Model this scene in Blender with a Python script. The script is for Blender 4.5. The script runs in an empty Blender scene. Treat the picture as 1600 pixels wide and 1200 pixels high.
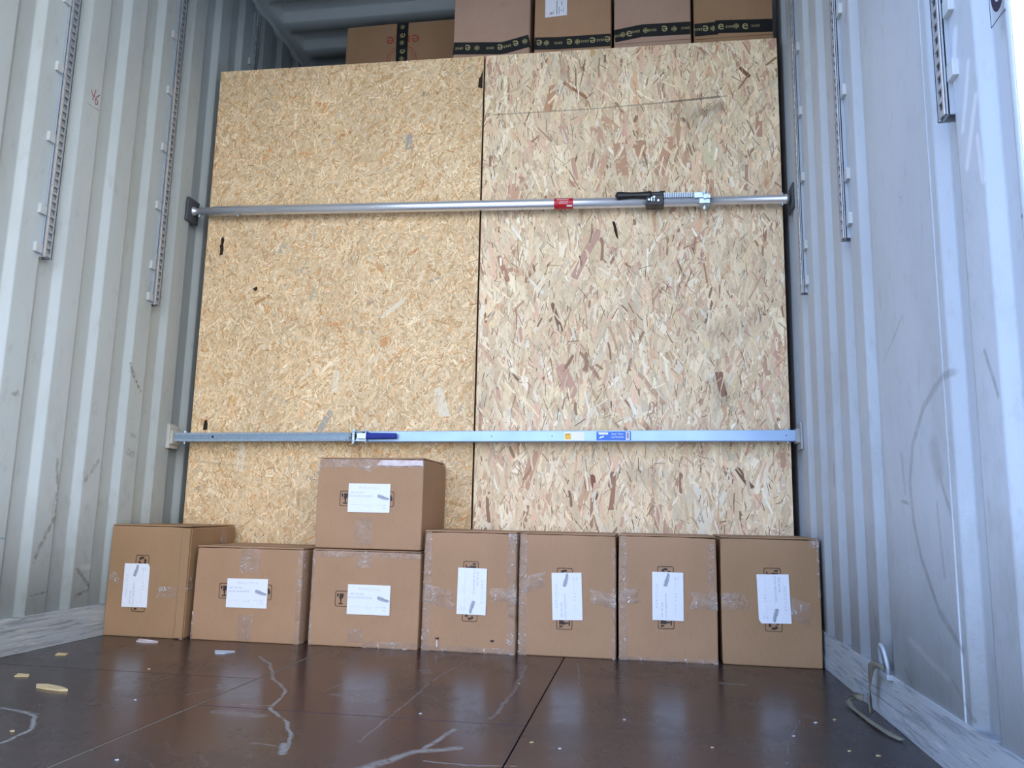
import bpy, bmesh, math, random
import numpy as np
from mathutils import Matrix, Vector
rnd = random.Random(7)
C = bpy.context.scene.collection
SC = bpy.context.scene

# ------------------------------------------------------------------ camera
def setup_camera():
    f_px, yaw, pitch, roll = 1246.9, 0.1652, 0.1600, 0.0208
    cy, sy, cp, sp = math.cos(yaw), math.sin(yaw), math.cos(pitch), math.sin(pitch)
    f = Vector((-sy*cp, cy*cp, sp)); r = Vector((cy, sy, 0)); u = r.cross(f)
    c, s = math.cos(roll), math.sin(roll)
    r2 = r*c + u*s; u2 = -r*s + u*c
    M = Matrix.Identity(4)
    for i in range(3):
        M[i][0] = r2[i]; M[i][1] = u2[i]; M[i][2] = -f[i]
    M[0][3], M[1][3], M[2][3] = 0.6674, -3.0254, 0.459
    cd = bpy.data.cameras.new('camera'); co = bpy.data.objects.new('camera', cd); C.objects.link(co)
    cd.sensor_fit = 'HORIZONTAL'; cd.sensor_width = 36.0; cd.lens = 36.0*f_px/1600.0
    cd.clip_start = 0.05; cd.clip_end = 300
    co.matrix_world = M
    SC.camera = co
setup_camera()

# ------------------------------------------------------------------ world, exposure
SC.view_settings.view_transform = 'Standard'
SC.view_settings.look = 'None'
SC.view_settings.gamma = 1.0
SC.view_settings.use_curve_mapping = False
SC.view_settings.exposure = 1.0
def setup_world():
    w = bpy.data.worlds.new('sky'); SC.world = w; w.use_nodes = True
    nt = w.node_tree; nt.nodes.clear()
    out = nt.nodes.new('ShaderNodeOutputWorld'); bg = nt.nodes.new('ShaderNodeBackground')
    tc = nt.nodes.new('ShaderNodeTexCoord'); sx = nt.nodes.new('ShaderNodeSeparateXYZ')
    nt.links.new(tc.outputs['Generated'], sx.inputs[0])
    def ramp(stops):
        rp = nt.nodes.new('ShaderNodeValToRGB'); e = rp.color_ramp.elements
        e[0].position = stops[0][0]; e[0].color = stops[0][1]+(1,); e[1].position = stops[-1][0]; e[1].color = stops[-1][1]+(1,)
        for p, c in stops[1:-1]:
            m = e.new(p); m.color = c+(1,)
        nt.links.new(sx.outputs['Z'], rp.inputs[0]); return rp.outputs[0]
    # clear summer sky: pale and warm towards the sun's side (+x), blue on the other
    blue = ramp([(0.0, (0.82, 0.91, 1.0)), (0.15, (0.54, 0.72, 1.0)), (0.45, (0.27, 0.47, 1.0)), (1.0, (0.14, 0.34, 0.9))])
    pale = ramp([(0.0, (1.0, 0.99, 0.94)), (0.25, (0.98, 0.97, 0.94)), (0.55, (0.80, 0.87, 1.0)), (1.0, (0.35, 0.55, 0.95))])
    mr = nt.nodes.new('ShaderNodeMapRange'); mr.inputs[1].default_value = -0.7; mr.inputs[2].default_value = 0.6
    nt.links.new(sx.outputs['X'], mr.inputs[0])
    mx = nt.nodes.new('ShaderNodeMixRGB'); nt.links.new(mr.outputs[0], mx.inputs[0]); nt.links.new(blue, mx.inputs[1]); nt.links.new(pale, mx.inputs[2])
    nt.links.new(mx.outputs[0], bg.inputs['Color'])
    bg.inputs['Strength'].default_value = 2.15
    nt.links.new(bg.outputs[0], out.inputs[0])
setup_world()
def setup_sun():
    # the sun stands behind the closed end of the container, so it lights the yard and not the cargo
    d = bpy.data.lights.new('sun', 'SUN'); d.energy = 2.2; d.angle = 0.02; d.color = (1.0, 0.93, 0.82)
    o = bpy.data.objects.new('sun', d); C.objects.link(o); o.location = (10, 10, 12)
    o.rotation_euler = Vector((-0.75, -0.75, -0.95)).to_track_quat('-Z', 'Y').to_euler()
setup_sun()

# ------------------------------------------------------------------ helpers
def srgb(r, g, b):
    f = lambda c: (c/255/12.92) if c/255 <= 0.04045 else ((c/255+0.055)/1.055)**2.4
    return (f(r), f(g), f(b), 1.0)

class N:
    """small wrapper to write node trees"""
    def __init__(s, name):
        s.m = bpy.data.materials.new(name); s.m.use_nodes = True; s.t = s.m.node_tree; s.t.nodes.clear()
        s.out = s.t.nodes.new('ShaderNodeOutputMaterial'); s._pos = None
    def n(s, kind, **kw):
        nd = s.t.nodes.new('ShaderNode'+kind)
        for k, v in kw.items(): setattr(nd, k, v)
        return nd
    def set(s, sock, v):
        if isinstance(v, bpy.types.NodeSocket): s.t.links.new(v, sock)
        else: sock.default_value = v
    def pos(s):
        if s._pos is None: s._pos = s.n('TexCoord').outputs['Object']
        return s._pos
    def math(s, op, a, b=None, c=None, clamp=False):
        nd = s.n('Math', operation=op, use_clamp=clamp)
        for i, v in enumerate((a, b, c)):
            if v is not None: s.set(nd.inputs[i], v)
        return nd.outputs[0]
    def vmath(s, op, a, b=None, scale=None):
        nd = s.n('VectorMath', operation=op); s.set(nd.inputs[0], a)
        if b is not None: s.set(nd.inputs[1], b)
        if scale is not None: s.set(nd.inputs[3], scale)
        return nd.outputs['Value'] if op in ('DOT_PRODUCT', 'LENGTH', 'DISTANCE') else nd.outputs[0]
    def mapping(s, v, scale=(1,1,1), rot=(0,0,0), loc=(0,0,0)):
        nd = s.n('Mapping'); s.set(nd.inputs[0], v); nd.inputs[1].default_value = loc; nd.inputs[2].default_value = rot; nd.inputs[3].default_value = scale
        return nd.outputs[0]
    def noise(s, v, scale=5, detail=3, rough=0.55, dist=0.0):
        nd = s.n('TexNoise'); s.set(nd.inputs['Vector'], v); nd.inputs['Scale'].default_value = scale
        nd.inputs['Detail'].default_value = detail; nd.inputs['Roughness'].default_value = rough; nd.inputs['Distortion'].default_value = dist
        return nd
    def ramp(s, v, stops, interp='LINEAR'):
        nd = s.n('ValToRGB'); s.set(nd.inputs[0], v); cr = nd.color_ramp; cr.interpolation = interp
        while len(cr.elements) > 1: cr.elements.remove(cr.elements[-1])
        cr.elements[0].position = stops[0][0]; cr.elements[0].color = stops[0][1]
        for p, c in stops[1:]:
            e = cr.elements.new(p); e.color = c
        return nd.outputs[0]
    def step(s, v, a, b):
        nd = s.n('MapRange', interpolation_type='SMOOTHSTEP'); s.set(nd.inputs[0], v)
        nd.inputs[1].default_value = a; nd.inputs[2].default_value = b; nd.inputs[3].default_value = 0; nd.inputs[4].default_value = 1
        return nd.outputs[0]
    def mix(s, f, a, b, blend='MIX'):
        nd = s.n('MixRGB', blend_type=blend); s.set(nd.inputs[0], f); s.set(nd.inputs[1], a); s.set(nd.inputs[2], b)
        return nd.outputs[0]
    def bump(s, h, strength=0.3, dist=0.002):
        nd = s.n('Bump'); nd.inputs['Strength'].default_value = strength; nd.inputs['Distance'].default_value = dist; s.set(nd.inputs['Height'], h)
        return nd.outputs[0]
    def bsdf(s, color, rough=0.6, metal=0.0, normal=None, spec=0.5, coat=None):
        b = s.n('BsdfPrincipled'); s.set(b.inputs['Base Color'], color); s.set(b.inputs['Roughness'], rough)
        s.set(b.inputs['Metallic'], metal); b.inputs['Specular IOR Level'].default_value = spec
        if normal is not None: s.set(b.inputs['Normal'], normal)
        if coat: b.inputs['Coat Weight'].default_value = coat[0]; b.inputs['Coat Roughness'].default_value = coat[1]
        s.t.links.new(b.outputs[0], s.out.inputs[0])
        return s.m
    def stroke(s, p, a, b, w, soft=0.4):
        """mask of a scuff running from a to b"""
        a = Vector(a); ba = Vector(b)-a; l2 = ba.length_squared
        pa = s.vmath('SUBTRACT', p, tuple(a))
        h = s.math('MAXIMUM', s.math('MINIMUM', s.vmath('DOT_PRODUCT', pa, tuple(ba/l2)), 1.0), 0.0)
        d = s.vmath('DISTANCE', pa, s.vmath('SCALE', tuple(ba), scale=h))
        return s.math('MULTIPLY_ADD', d, -1.6/w, 1.6, clamp=True)
    def strokes(s, p, polys):
        """polys: [(width, strength, [points])] -> joint mask"""
        acc = None
        for w, st, pts in polys:
            for a, b in zip(pts[:-1], pts[1:]):
                m = s.math('MULTIPLY', s.stroke(p, a, b, w), st)
                acc = m if acc is None else s.math('MAXIMUM', acc, m)
        return acc

def link(name, me, mat, parent=None):
    o = bpy.data.objects.new(name, me); C.objects.link(o)
    if mat is not None: me.materials.append(mat)
    if parent is not None: o.parent = parent
    return o
def obj(name, bm, mat, parent=None, smooth=False):
    me = bpy.data.meshes.new(name)
    bmesh.ops.recalc_face_normals(bm, faces=bm.faces)
    bm.to_mesh(me); bm.free()
    if smooth:
        for p in me.polygons: p.use_smooth = True
    return link(name, me, mat, parent)
def tag(o, label, cat, group=None, kind=None):
    o['label'] = label; o['category'] = cat
    if group: o['group'] = group
    if kind: o['kind'] = kind
    return o
def empty(name, loc, label, cat, group=None, rot=(0,0,0)):
    o = bpy.data.objects.new(name, None); C.objects.link(o); o.location = loc; o.rotation_euler = rot
    o.empty_display_size = 0.05
    return tag(o, label, cat, group)
def BM(): return bmesh.new()
def box(bm, a, b, bev=0.0, seg=2, M=None):
    g = bmesh.ops.create_cube(bm, size=1.0); vs = g['verts']
    for v in vs:
        v.co = Vector([(a[i]+b[i])/2 + v.co[i]*(b[i]-a[i]) for i in range(3)])
    if bev > 0:
        es = list({e for v in vs for e in v.link_edges})
        r = bmesh.ops.bevel(bm, geom=es, offset=bev, segments=seg, affect='EDGES', profile=0.6)
        vs = list({v for f in r['faces'] for v in f.verts} | {v for v in vs if v.is_valid})
    if M is not None:
        for v in vs: v.co = M @ v.co
    return vs
def cyl(bm, p0, p1, r0, r1=None, n=24, caps=True):
    p0, p1 = Vector(p0), Vector(p1); r1 = r0 if r1 is None else r1
    d = (p1-p0).normalized(); a = d.orthogonal().normalized(); b = d.cross(a)
    r = []
    for p, rr in ((p0, r0), (p1, r1)):
        r.append([bm.verts.new(p+(a*math.cos(t)+b*math.sin(t))*rr) for t in [2*math.pi*i/n for i in range(n)]])
    for i in range(n): bm.faces.new((r[0][i], r[0][(i+1)%n], r[1][(i+1)%n], r[1][i]))
    if caps: bm.faces.new(r[0][::-1]); bm.faces.new(r[1])
def lathe_x(bm, prof, n=24, cy=0, cz=0):
    """profile [(x, r)] turned about the x axis"""
    rings = [[bm.verts.new((x, cy+r*math.cos(2*math.pi*i/n), cz+r*math.sin(2*math.pi*i/n))) for i in range(n)] for x, r in prof]
    for A, B in zip(rings[:-1], rings[1:]):
        for i in range(n): bm.faces.new((A[i], A[(i+1)%n], B[(i+1)%n], B[i]))
    bm.faces.new(rings[0][::-1]); bm.faces.new(rings[-1])
def tube(bm, pts, r, n=8):
    pts = [Vector(p) for p in pts]; rings = []; prev = None
    for i, p in enumerate(pts):
        d = (pts[min(i+1, len(pts)-1)]-pts[max(i-1, 0)]).normalized()
        a = prev - d*prev.dot(d) if prev is not None else d.orthogonal()
        a.normalize(); prev = a; b = d.cross(a)
        rings.append([bm.verts.new(p+(a*math.cos(2*math.pi*k/n)+b*math.sin(2*math.pi*k/n))*r) for k in range(n)])
    for A, B in zip(rings[:-1], rings[1:]):
        for k in range(n): bm.faces.new((A[k], A[(k+1)%n], B[(k+1)%n], B[k]))
    bm.faces.new(rings[0][::-1]); bm.faces.new(rings[-1])
def poly(bm, pts, depth=None):
    vs = [bm.verts.new(p) for p in pts]; return bm.faces.new(vs)
def polys_mesh(name, V, cols, mat, parent):
    """V: (n,k,3) separate flat polygons with a colour each"""
    n, k = V.shape[:2]
    me = bpy.data.meshes.new(name)
    me.vertices.add(n*k); me.vertices.foreach_set('co', V.reshape(-1).astype(np.float32))
    me.loops.add(n*k); me.loops.foreach_set('vertex_index', np.arange(n*k, dtype=np.int32))
    me.polygons.add(n); me.polygons.foreach_set('loop_start', np.arange(0, n*k, k, dtype=np.int32))
    me.update(calc_edges=True)
    at = me.attributes.new('tint', 'FLOAT_COLOR', 'FACE'); at.data.foreach_set('color', cols.reshape(-1).astype(np.float32))
    return link(name, me, mat, parent)

_tc = {}
def text_tris(s, size):
    """filled outline of a text as triangles/polygons in the plane, centred on its width; baseline 0"""
    key = (s, size)
    if key in _tc: return _tc[key]
    cu = bpy.data.curves.new('t', 'FONT'); cu.body = s; cu.size = size; cu.align_x = 'CENTER'; cu.resolution_u = 2
    o = bpy.data.objects.new('t', cu); C.objects.link(o)
    dg = bpy.context.evaluated_depsgraph_get(); dg.update()
    me = o.evaluated_get(dg).to_mesh()
    V = [tuple(v.co) for v in me.vertices]; F = [tuple(p.vertices) for p in me.polygons]
    o.evaluated_get(dg).to_mesh_clear()
    bpy.data.objects.remove(o); bpy.data.curves.remove(cu)
    _tc[key] = (V, F); return V, F
def add_text(bm, s, size, place, stretch=1.0):
    """place(u, v) -> 3D point"""
    V, F = text_tris(s, size)
    vs = [bm.verts.new(place(v[0]*stretch, v[1])) for v in V]
    for f in F:
        try: bm.faces.new([vs[i] for i in f])
        except ValueError: pass

# ------------------------------------------------------------------ materials
def wall_paint(name, base, side):
    s = N(name); p = s.pos()
    warp = s.vmath('ADD', p, s.vmath('SCALE', s.vmath('SUBTRACT', s.noise(p, 9, 3).outputs['Color'], (0.5, 0.5, 0.5)), scale=0.018))
    big = s.noise(s.mapping(p, (1, 1, 0.35)), 2.2, 4).outputs[0]
    fine = s.noise(s.mapping(p, (1, 1, 0.5)), 28, 4, 0.65).outputs[0]
    col = s.mix(s.step(big, 0.35, 0.7), base, srgb(170, 177, 175) if side == 'l' else srgb(170, 176, 181))
    col = s.mix(s.math('MULTIPLY', s.step(fine, 0.55, 0.75), 0.25), col, srgb(140, 138, 130))
    # grime low on the sheet and small specks
    z = s.n('SeparateXYZ'); s.set(z.inputs[0], p)
    low = s.math('MULTIPLY', s.step(z.outputs[2], 1.5, 0.1), s.step(s.noise(s.mapping(p, (1, 1, 0.6)), 6, 5, 0.7).outputs[0], 0.5, 0.72))
    col = s.mix(s.math('MULTIPLY', low, 0.30), col, srgb(126, 122, 110))
    spk = s.n('TexVoronoi'); s.set(spk.inputs[0], p); spk.inputs['Scale'].default_value = 9
    sm = s.math('MULTIPLY', s.step(spk.outputs['Distance'], 0.05, 0.02), s.step(s.noise(p, 3).outputs[0], 0.5, 0.55))
    col = s.mix(s.math('MULTIPLY', sm, 0.7), col, srgb(70, 66, 58))
    br = s.step(s.noise(p, 60, 2).outputs[0], 0.3, 0.6)
    if side == 'l':
        X = -1.236
        P = lambda y, z: (X, y, z)
        dark = s.strokes(warp, [
            (0.010, 0.55, [P(-.669, .60), P(-.652, .50), P(-.655, .42), P(-.69, .35), P(-.725, .28)]),
            (0.017, 0.6, [P(-.652, .49), P(-.655, .43)]),
            (0.008, 0.8, [P(-.345, .985), P(-.32, .94), P(-.27, .89)]),
            (0.012, 0.5, [P(-.335, .955), P(-.31, .935)]),
            (0.010, 0.45, [P(-.47, .61), P(-.50, .575), P(-.525, .54)]),
            (0.009, 0.7, [P(-.525, .24), P(-.45, .175), P(-.45, .165), P(-.515, .150)]),
            (0.006, 0.7, [P(-.72, .172), P(-.65, .178)]),
            (0.017, 0.45, [P(-.31, .655), P(-.28, .648)]), (0.012, 0.4, [P(-.30, .72), P(-.28, .715)]),
            (0.012, 0.5, [P(-.886, .785), P(-.87, .79)]), (0.008, 0.35, [P(-.29, 1.25), P(-.27, 1.32), P(-.20, 1.36)]),
            (0.004, 0.6, [P(-.715, 1.835), P(-.655, 1.838)])])
        red = s.strokes(p, [(0.0035, 0.85, [P(-.705, 1.892), P(-.695, 1.875), P(-.685, 1.878)]),
            (0.0035, 0.9, [P(-.683, 1.902), P(-.690, 1.875), P(-.693, 1.862)]),
            (0.0035, 0.9, [P(-.662, 1.895), P(-.676, 1.880), P(-.682, 1.862), P(-.676, 1.852), P(-.668, 1.858), P(-.668, 1.868), P(-.680, 1.872)])])
        blue = s.strokes(p, [(0.004, 0.6, [P(-.87, .352), P(-.845, .350)])])
        light = s.strokes(warp, [(0.012, 0.5, [P(-.50, .245), P(-.455, .245)])])
        col = s.mix(light, col, srgb(215, 218, 216))
        col = s.mix(s.math('MULTIPLY', dark, br), col, srgb(92, 86, 70))
        col = s.mix(red, col, srgb(140, 50, 56)); col = s.mix(blue, col, srgb(70, 130, 160))
    else:
        X = 1.226
        P = lambda y, z: (X, y, z)
        arc = [P(-1.52, .735), P(-1.42, .73), P(-1.32, .69), P(-1.24, .62), P(-1.205, .54), P(-1.215, .46), P(-1.25, .38), P(-1.33, .29), P(-1.44, .235)]
        dark = s.strokes(warp, [(0.011, 0.42, arc),
            (0.034, 0.32, [P(-1.36, .60), P(-1.375, .555)]), (0.008, 0.45, [P(-1.375, .56), P(-1.41, .50), P(-1.43, .47)]),
            (0.006, 0.5, [P(-1.14, .50), P(-1.19, .495)]), (0.012, 0.25, [P(-1.16, .60), P(-1.17, .52)]),
            (0.010, 0.28, [P(-1.36, .49), P(-1.37, .36)]),
            (0.007, 0.5, [P(-1.62, .74), P(-1.66, .66)]), (0.005, 0.35, [P(-1.07, .83), P(-1.22, .90)]),
            (0.004, 0.4, [P(-1.20, 1.33), P(-1.23, 1.36)]), (0.007, 0.4, [P(-.86, .26), P(-.89, .2)]),
            (0.005, 0.5, [P(-1.10, .145), P(-1.17, .10)]), (0.005, 0.35, [P(-1.38, .17), P(-1.47, .12)])])
        light = s.strokes(warp, [(0.014, 0.6, [P(-1.60, 1.33), P(-1.575, 1.25)]), (0.012, 0.55, [P(-1.64, 1.24), P(-1.60, 1.14)]),
            (0.012, 0.55, [P(-1.66, 1.17), P(-1.61, 1.07)]), (0.009, 0.5, [P(-1.655, 1.10), P(-1.665, 1.02)]),
            (0.010, 0.35, [P(-1.14, .21), P(-1.36, .17)])])
        pur = s.strokes(p, [(0.009, 0.5, [P(-.52, .62), P(-.52, .56)])])
        red = s.strokes(p, [(0.006, 0.5, [P(-.89, 1.95), P(-.91, 1.87), P(-.885, 1.82)])])
        col = s.mix(light, col, srgb(222, 224, 226))
        col = s.mix(s.math('MULTIPLY', dark, s.math('MULTIPLY_ADD', br, .4, .6)), col, srgb(98, 98, 92))
        col = s.mix(pur, col, srgb(110, 80, 120)); col = s.mix(red, col, srgb(150, 80, 80))
    h = s.math('ADD', s.math('MULTIPLY', s.noise(s.mapping(p, (1, 1, 0.4)), 7, 2).outputs[0], 2.5), s.noise(p, 120, 2).outputs[0])
    return s.bsdf(col, s.math('MULTIPLY_ADD', fine, 0.2, 0.36), 0, s.bump(h, 0.25, 0.003), 0.5)

WHITE_PAINT = srgb(184, 193, 194)
M_WALL_L = wall_paint('wall_paint_left', WHITE_PAINT, 'l')
M_WALL_R = wall_paint('wall_paint_right', srgb(184, 191, 197), 'r')  # bluer than the left paint: sky light on this side put into colour
def m_kick():
    s = N('worn_kick_paint'); p = s.pos()
    st = s.noise(s.mapping(p, (1, 0.8, 14)), 6, 6, 0.70, 0.3).outputs[0]
    st2 = s.noise(s.mapping(p, (1, 1.5, 22)), 6, 4, 0.6).outputs[0]
    big = s.noise(p, 4, 3).outputs[0]
    col = s.mix(s.step(st, 0.50, 0.62), srgb(160, 166, 170), srgb(130, 136, 140))
    col = s.mix(s.math('MULTIPLY', s.step(st, 0.66, 0.72), 0.6), col, srgb(62, 62, 60))
    col = s.mix(s.math('MULTIPLY', s.step(st2, 0.56, 0.66), 0.6), col, srgb(188, 190, 186))
    col = s.mix(s.math('MULTIPLY', s.step(big, 0.45, 0.7), 0.3), col, srgb(140, 136, 124))
    return s.bsdf(col, 0.6, 0, s.bump(st, 0.5, 0.002), 0.4)
M_KICK = m_kick()
def m_ceiling():
    s = N('ceiling_paint'); p = s.pos()
    n = s.noise(p, 5, 4).outputs[0]
    return s.bsdf(s.mix(n, srgb(206, 214, 212), srgb(186, 194, 190)), 0.55, 0, s.bump(n, 0.2, 0.003))
M_CEIL = m_ceiling()
def m_floor(xlo, xhi):
    s = N('container_floor_wood'); p = s.pos()
    warp = s.vmath('ADD', p, s.vmath('SCALE', s.vmath('SUBTRACT', s.noise(p, 14, 4, 0.65).outputs['Color'], (0.5, 0.5, 0.5)), scale=0.022))
    g1 = s.noise(s.mapping(p, (14, 1.2, 1)), 4, 5, 0.6).outputs[0]
    g2 = s.noise(p, 2.1, 4, 0.6).outputs[0]
    g3 = s.noise(s.mapping(p, (1.6, 1, 1)), 12, 5, 0.7).outputs[0]
    oi = s.n('ObjectInfo').outputs['Random']
    sx = s.n('SeparateXYZ'); s.set(sx.inputs[0], p)
    side = s.math('MULTIPLY', s.step(s.math('ABSOLUTE', sx.outputs[0]), 0.4, 1.2), s.step(s.noise(p, 3, 4, .6).outputs[0], 0.3, 0.65))
    col = s.mix(s.step(g2, 0.3, 0.7), srgb(58, 32, 30), srgb(48, 37, 36))
    col = s.mix(s.math('MULTIPLY', s.step(g1, 0.4, 0.75), 0.4), col, srgb(68, 42, 37))
    col = s.mix(s.math('MULTIPLY', s.step(g3, 0.62, 0.80), 0.16), col, srgb(110, 98, 92))
    col = s.mix(s.math('MULTIPLY', oi, 0.25), col, srgb(50, 38, 36))
    col = s.mix(s.math('MULTIPLY', side, 0.5), col, srgb(52, 54, 52))
    F = lambda x, y: (x, y, 0.0)
    allst = [
        (0.009, 0.75, [F(-.524, -.582), F(-.43, -.70), F(-.335, -.88), F(-.23, -1.02), F(-.19, -1.19), F(-.10, -1.30), F(-.045, -1.40), F(-.012, -1.50)]),
        (0.014, 0.7, [F(-.04, -1.45), F(-.01, -1.51)]), (0.007, 0.5, [F(-.20, -1.17), F(-.27, -1.18)]), (0.006, 0.5, [F(-.10, -1.46), F(-.02, -1.47)]),
        (0.010, 0.75, [F(-.79, -1.335), F(-.70, -1.352), F(-.645, -1.38), F(-.575, -1.475), F(-.56, -1.56), F(-.56, -1.62)]),
        (0.018, 0.35, [F(-.72, -1.35), F(-.66, -1.365)]),
        (0.022, 0.65, [F(.19, -1.52), F(.23, -1.44), F(.30, -1.40)]), (0.012, 0.7, [F(.24, -1.42), F(.265, -1.27)]), (0.024, 0.6, [F(.16, -1.57), F(.20, -1.50)]),
        (0.006, 0.6, [F(.26, -1.495), F(.34, -1.50), F(.43, -1.485)]),
        (0.010, 0.4, [F(.31, -.52), F(.33, -.85), F(.325, -1.16)]),
        (0.006, 0.35, [F(.12, -.50), F(.09, -.80), F(.10, -1.05), F(.10, -1.4)]),
        (0.004, 0.35, [F(-.02, -.5), F(-.06, -.85), F(-.02, -1.15)]),
        (0.003, 0.6, [F(.46, -.40), F(.49, -.75)]), (0.003, 0.6, [F(1.02, -1.0), F(.96, -1.2), F(.92, -1.42)]),
        (0.025, 0.28, [F(-.40, -1.03), F(-.36, -1.06)]), (0.035, 0.30, [F(-.29, -1.25), F(-.18, -1.26)]), (0.03, 0.22, [F(-.10, -1.02), F(.0, -1.05)]),
        (0.016, 0.45, [F(-.43, -.99), F(-.405, -1.02)]), (0.004, 0.5, [F(-.13, -.88), F(-.14, -1.0)]),
        (0.004, 0.4, [F(-.40, -1.0), F(-.45, -1.12)]), (0.03, 0.3, [F(.03, -.66), F(.05, -.7)]), (0.02, 0.35, [F(.88, -.62), F(.94, -.63)])]
    allst = [(w*.68, st, [a, b]) for w, st, pts in allst for a, b in zip(pts[:-1], pts[1:]) if max(a[0], b[0]) > xlo-.03 and min(a[0], b[0]) < xhi+.03]
    grey = s.strokes(warp, allst)
    brk = s.step(s.noise(p, 60, 5, 0.75).outputs[0], 0.30, 0.54)
    col = s.mix(s.math('MULTIPLY', grey, brk), col, srgb(144, 142, 136))
    # fine random scratches
    sc = s.n('TexWave', wave_type='BANDS', bands_direction='DIAGONAL'); s.set(sc.inputs[0], warp); sc.inputs['Scale'].default_value = 6; sc.inputs['Distortion'].default_value = 14; sc.inputs['Detail'].default_value = 2
    scm = s.math('MULTIPLY', s.step(sc.outputs['Fac'], 0.985, 1.0), s.step(s.noise(p, 3.5, 2).outputs[0], 0.52, 0.62))
    col = s.mix(s.math('MULTIPLY', scm, 0.22), col, srgb(125, 118, 112))
    rough = s.math('ADD', s.math('MULTIPLY_ADD', g3, 0.16, 0.15), s.math('MULTIPLY', grey, 0.3))
    rough = s.math('ADD', rough, s.math('MULTIPLY', s.step(g2, 0.4, 0.7), 0.08))
    h = s.math('ADD', s.math('MULTIPLY', g1, 0.5), s.math('ADD', s.math('MULTIPLY', grey, 0.8), s.math('MULTIPLY', g2, 1)))
    return s.bsdf(col, rough, 0, s.bump(h, 0.14, 0.002), 0.36)

def m_yard():
    s = N('yard_concrete'); p = s.pos(); n = s.noise(p, 1.5, 6).outputs[0]
    return s.bsdf(s.mix(n, srgb(150, 148, 142), srgb(176, 172, 165)), 0.9)
M_YARD = m_yard()
def m_steel(name, col, rough=0.4, metal=0.0, sc=20):
    s = N(name); p = s.pos(); n = s.noise(p, sc, 3).outputs[0]
    return s.bsdf(s.mix(n, srgb(*col), srgb(*[int(c*0.86) for c in col])), s.math('MULTIPLY_ADD', n, 0.15, rough-0.07), metal, s.bump(n, 0.1, 0.001))
def plain_metal(name, col, rough, metal):
    s = N(name); n = s.noise(s.mapping(s.pos(), (0.3, 4, 4)), 6, 3).outputs[0]
    return s.bsdf(srgb(*col), s.math('MULTIPLY_ADD', n, 0.12, rough-0.06), metal)
M_RAIL = m_steel('galvanised_rail', (176, 184, 192), 0.42, 0.35)
M_TAB = m_steel('painted_tab', (196, 200, 200), 0.5)
M_ALU = plain_metal('aluminium_tube', (224, 226, 232), 0.27, 0.75)
M_ALU_IN = plain_metal('aluminium_inner_tube', (214, 216, 222), 0.30, 0.75)
M_ZINC = m_steel('zinc_plated_steel', (188, 206, 222), 0.30, 0.8, 60)
M_ZINC_D = m_steel('zinc_dark_core', (142, 164, 182), 0.45, 0.2, 60)
M_TOOTH = m_steel('zinc_bright_teeth', (200, 216, 228), 0.35, 0.3, 60)
M_BAR = m_steel('galvanised_box_section', (160, 190, 228), 0.36, 0.5, 8)  # blue of the reflected sky is put into the base colour
M_BLACKP = m_steel('black_plastic', (22, 23, 26), 0.38)
M_RUBBER = m_steel('dark_grey_pad', (72, 77, 84), 0.55)
M_CREAM = m_steel('cream_plastic', (196, 194, 184), 0.5)
M_BLUE = m_steel('dark_blue_handle', (0, 36, 140), 0.6)
M_GREYP = m_steel('plain_grey_plastic', (165, 168, 172), 0.5)
def flat(name, col, rough=0.6):
    s = N(name); n = s.noise(s.pos(), 90, 2).outputs[0]
    return s.bsdf(s.mix(s.math('MULTIPLY', n, 0.3), srgb(*col), srgb(*[int(c*0.85) for c in col])), rough)
M_PAPER = flat('white_paper', (226, 229, 236)); M_INK = flat('grey_ink', (168, 173, 186)); M_INK2 = flat('faint_ink', (186, 191, 204))
M_SHOE = flat('sketch_ink', (146, 151, 166)); M_SHOE_L = flat('sketch_light_ink', (196, 201, 212))
M_PRINT = flat('dark_brown_print', (50, 34, 30)); M_RED = flat('red_print', (160, 66, 50))
M_GOLD = flat('gold_print', (170, 160, 112), 0.45); M_TAPEBLK = m_steel('black_tape', (20, 22, 24), 0.30)
M_REDST = flat('red_sticker', (190, 24, 40), 0.35); M_WHITEST = flat('white_print', (236, 236, 236), 0.4)
M_BLUEST = flat('bright_blue_sticker', (0, 110, 215), 0.4); M_YELST = flat('yellow_print', (238, 184, 50), 0.4)
M_SIGN = flat('dark_sign_ink', (44, 36, 60)); M_GREYTXT = flat('sticker_grey', (150, 140, 165))
M_WOODCHIP = flat('pale_wood_chip', (188, 166, 124)); M_STRAP = flat('dirty_webbing', (112, 108, 92), 0.85); M_PAPERSCRAP = flat('scrap_paper', (176, 180, 190))
M_HOLE = flat('dark_hole', (8, 8, 9), 0.9)
M_BOARD_FACE = flat('board_face', (206, 172, 128), 0.9)  # pale wood colour of the board under its strands

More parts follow.
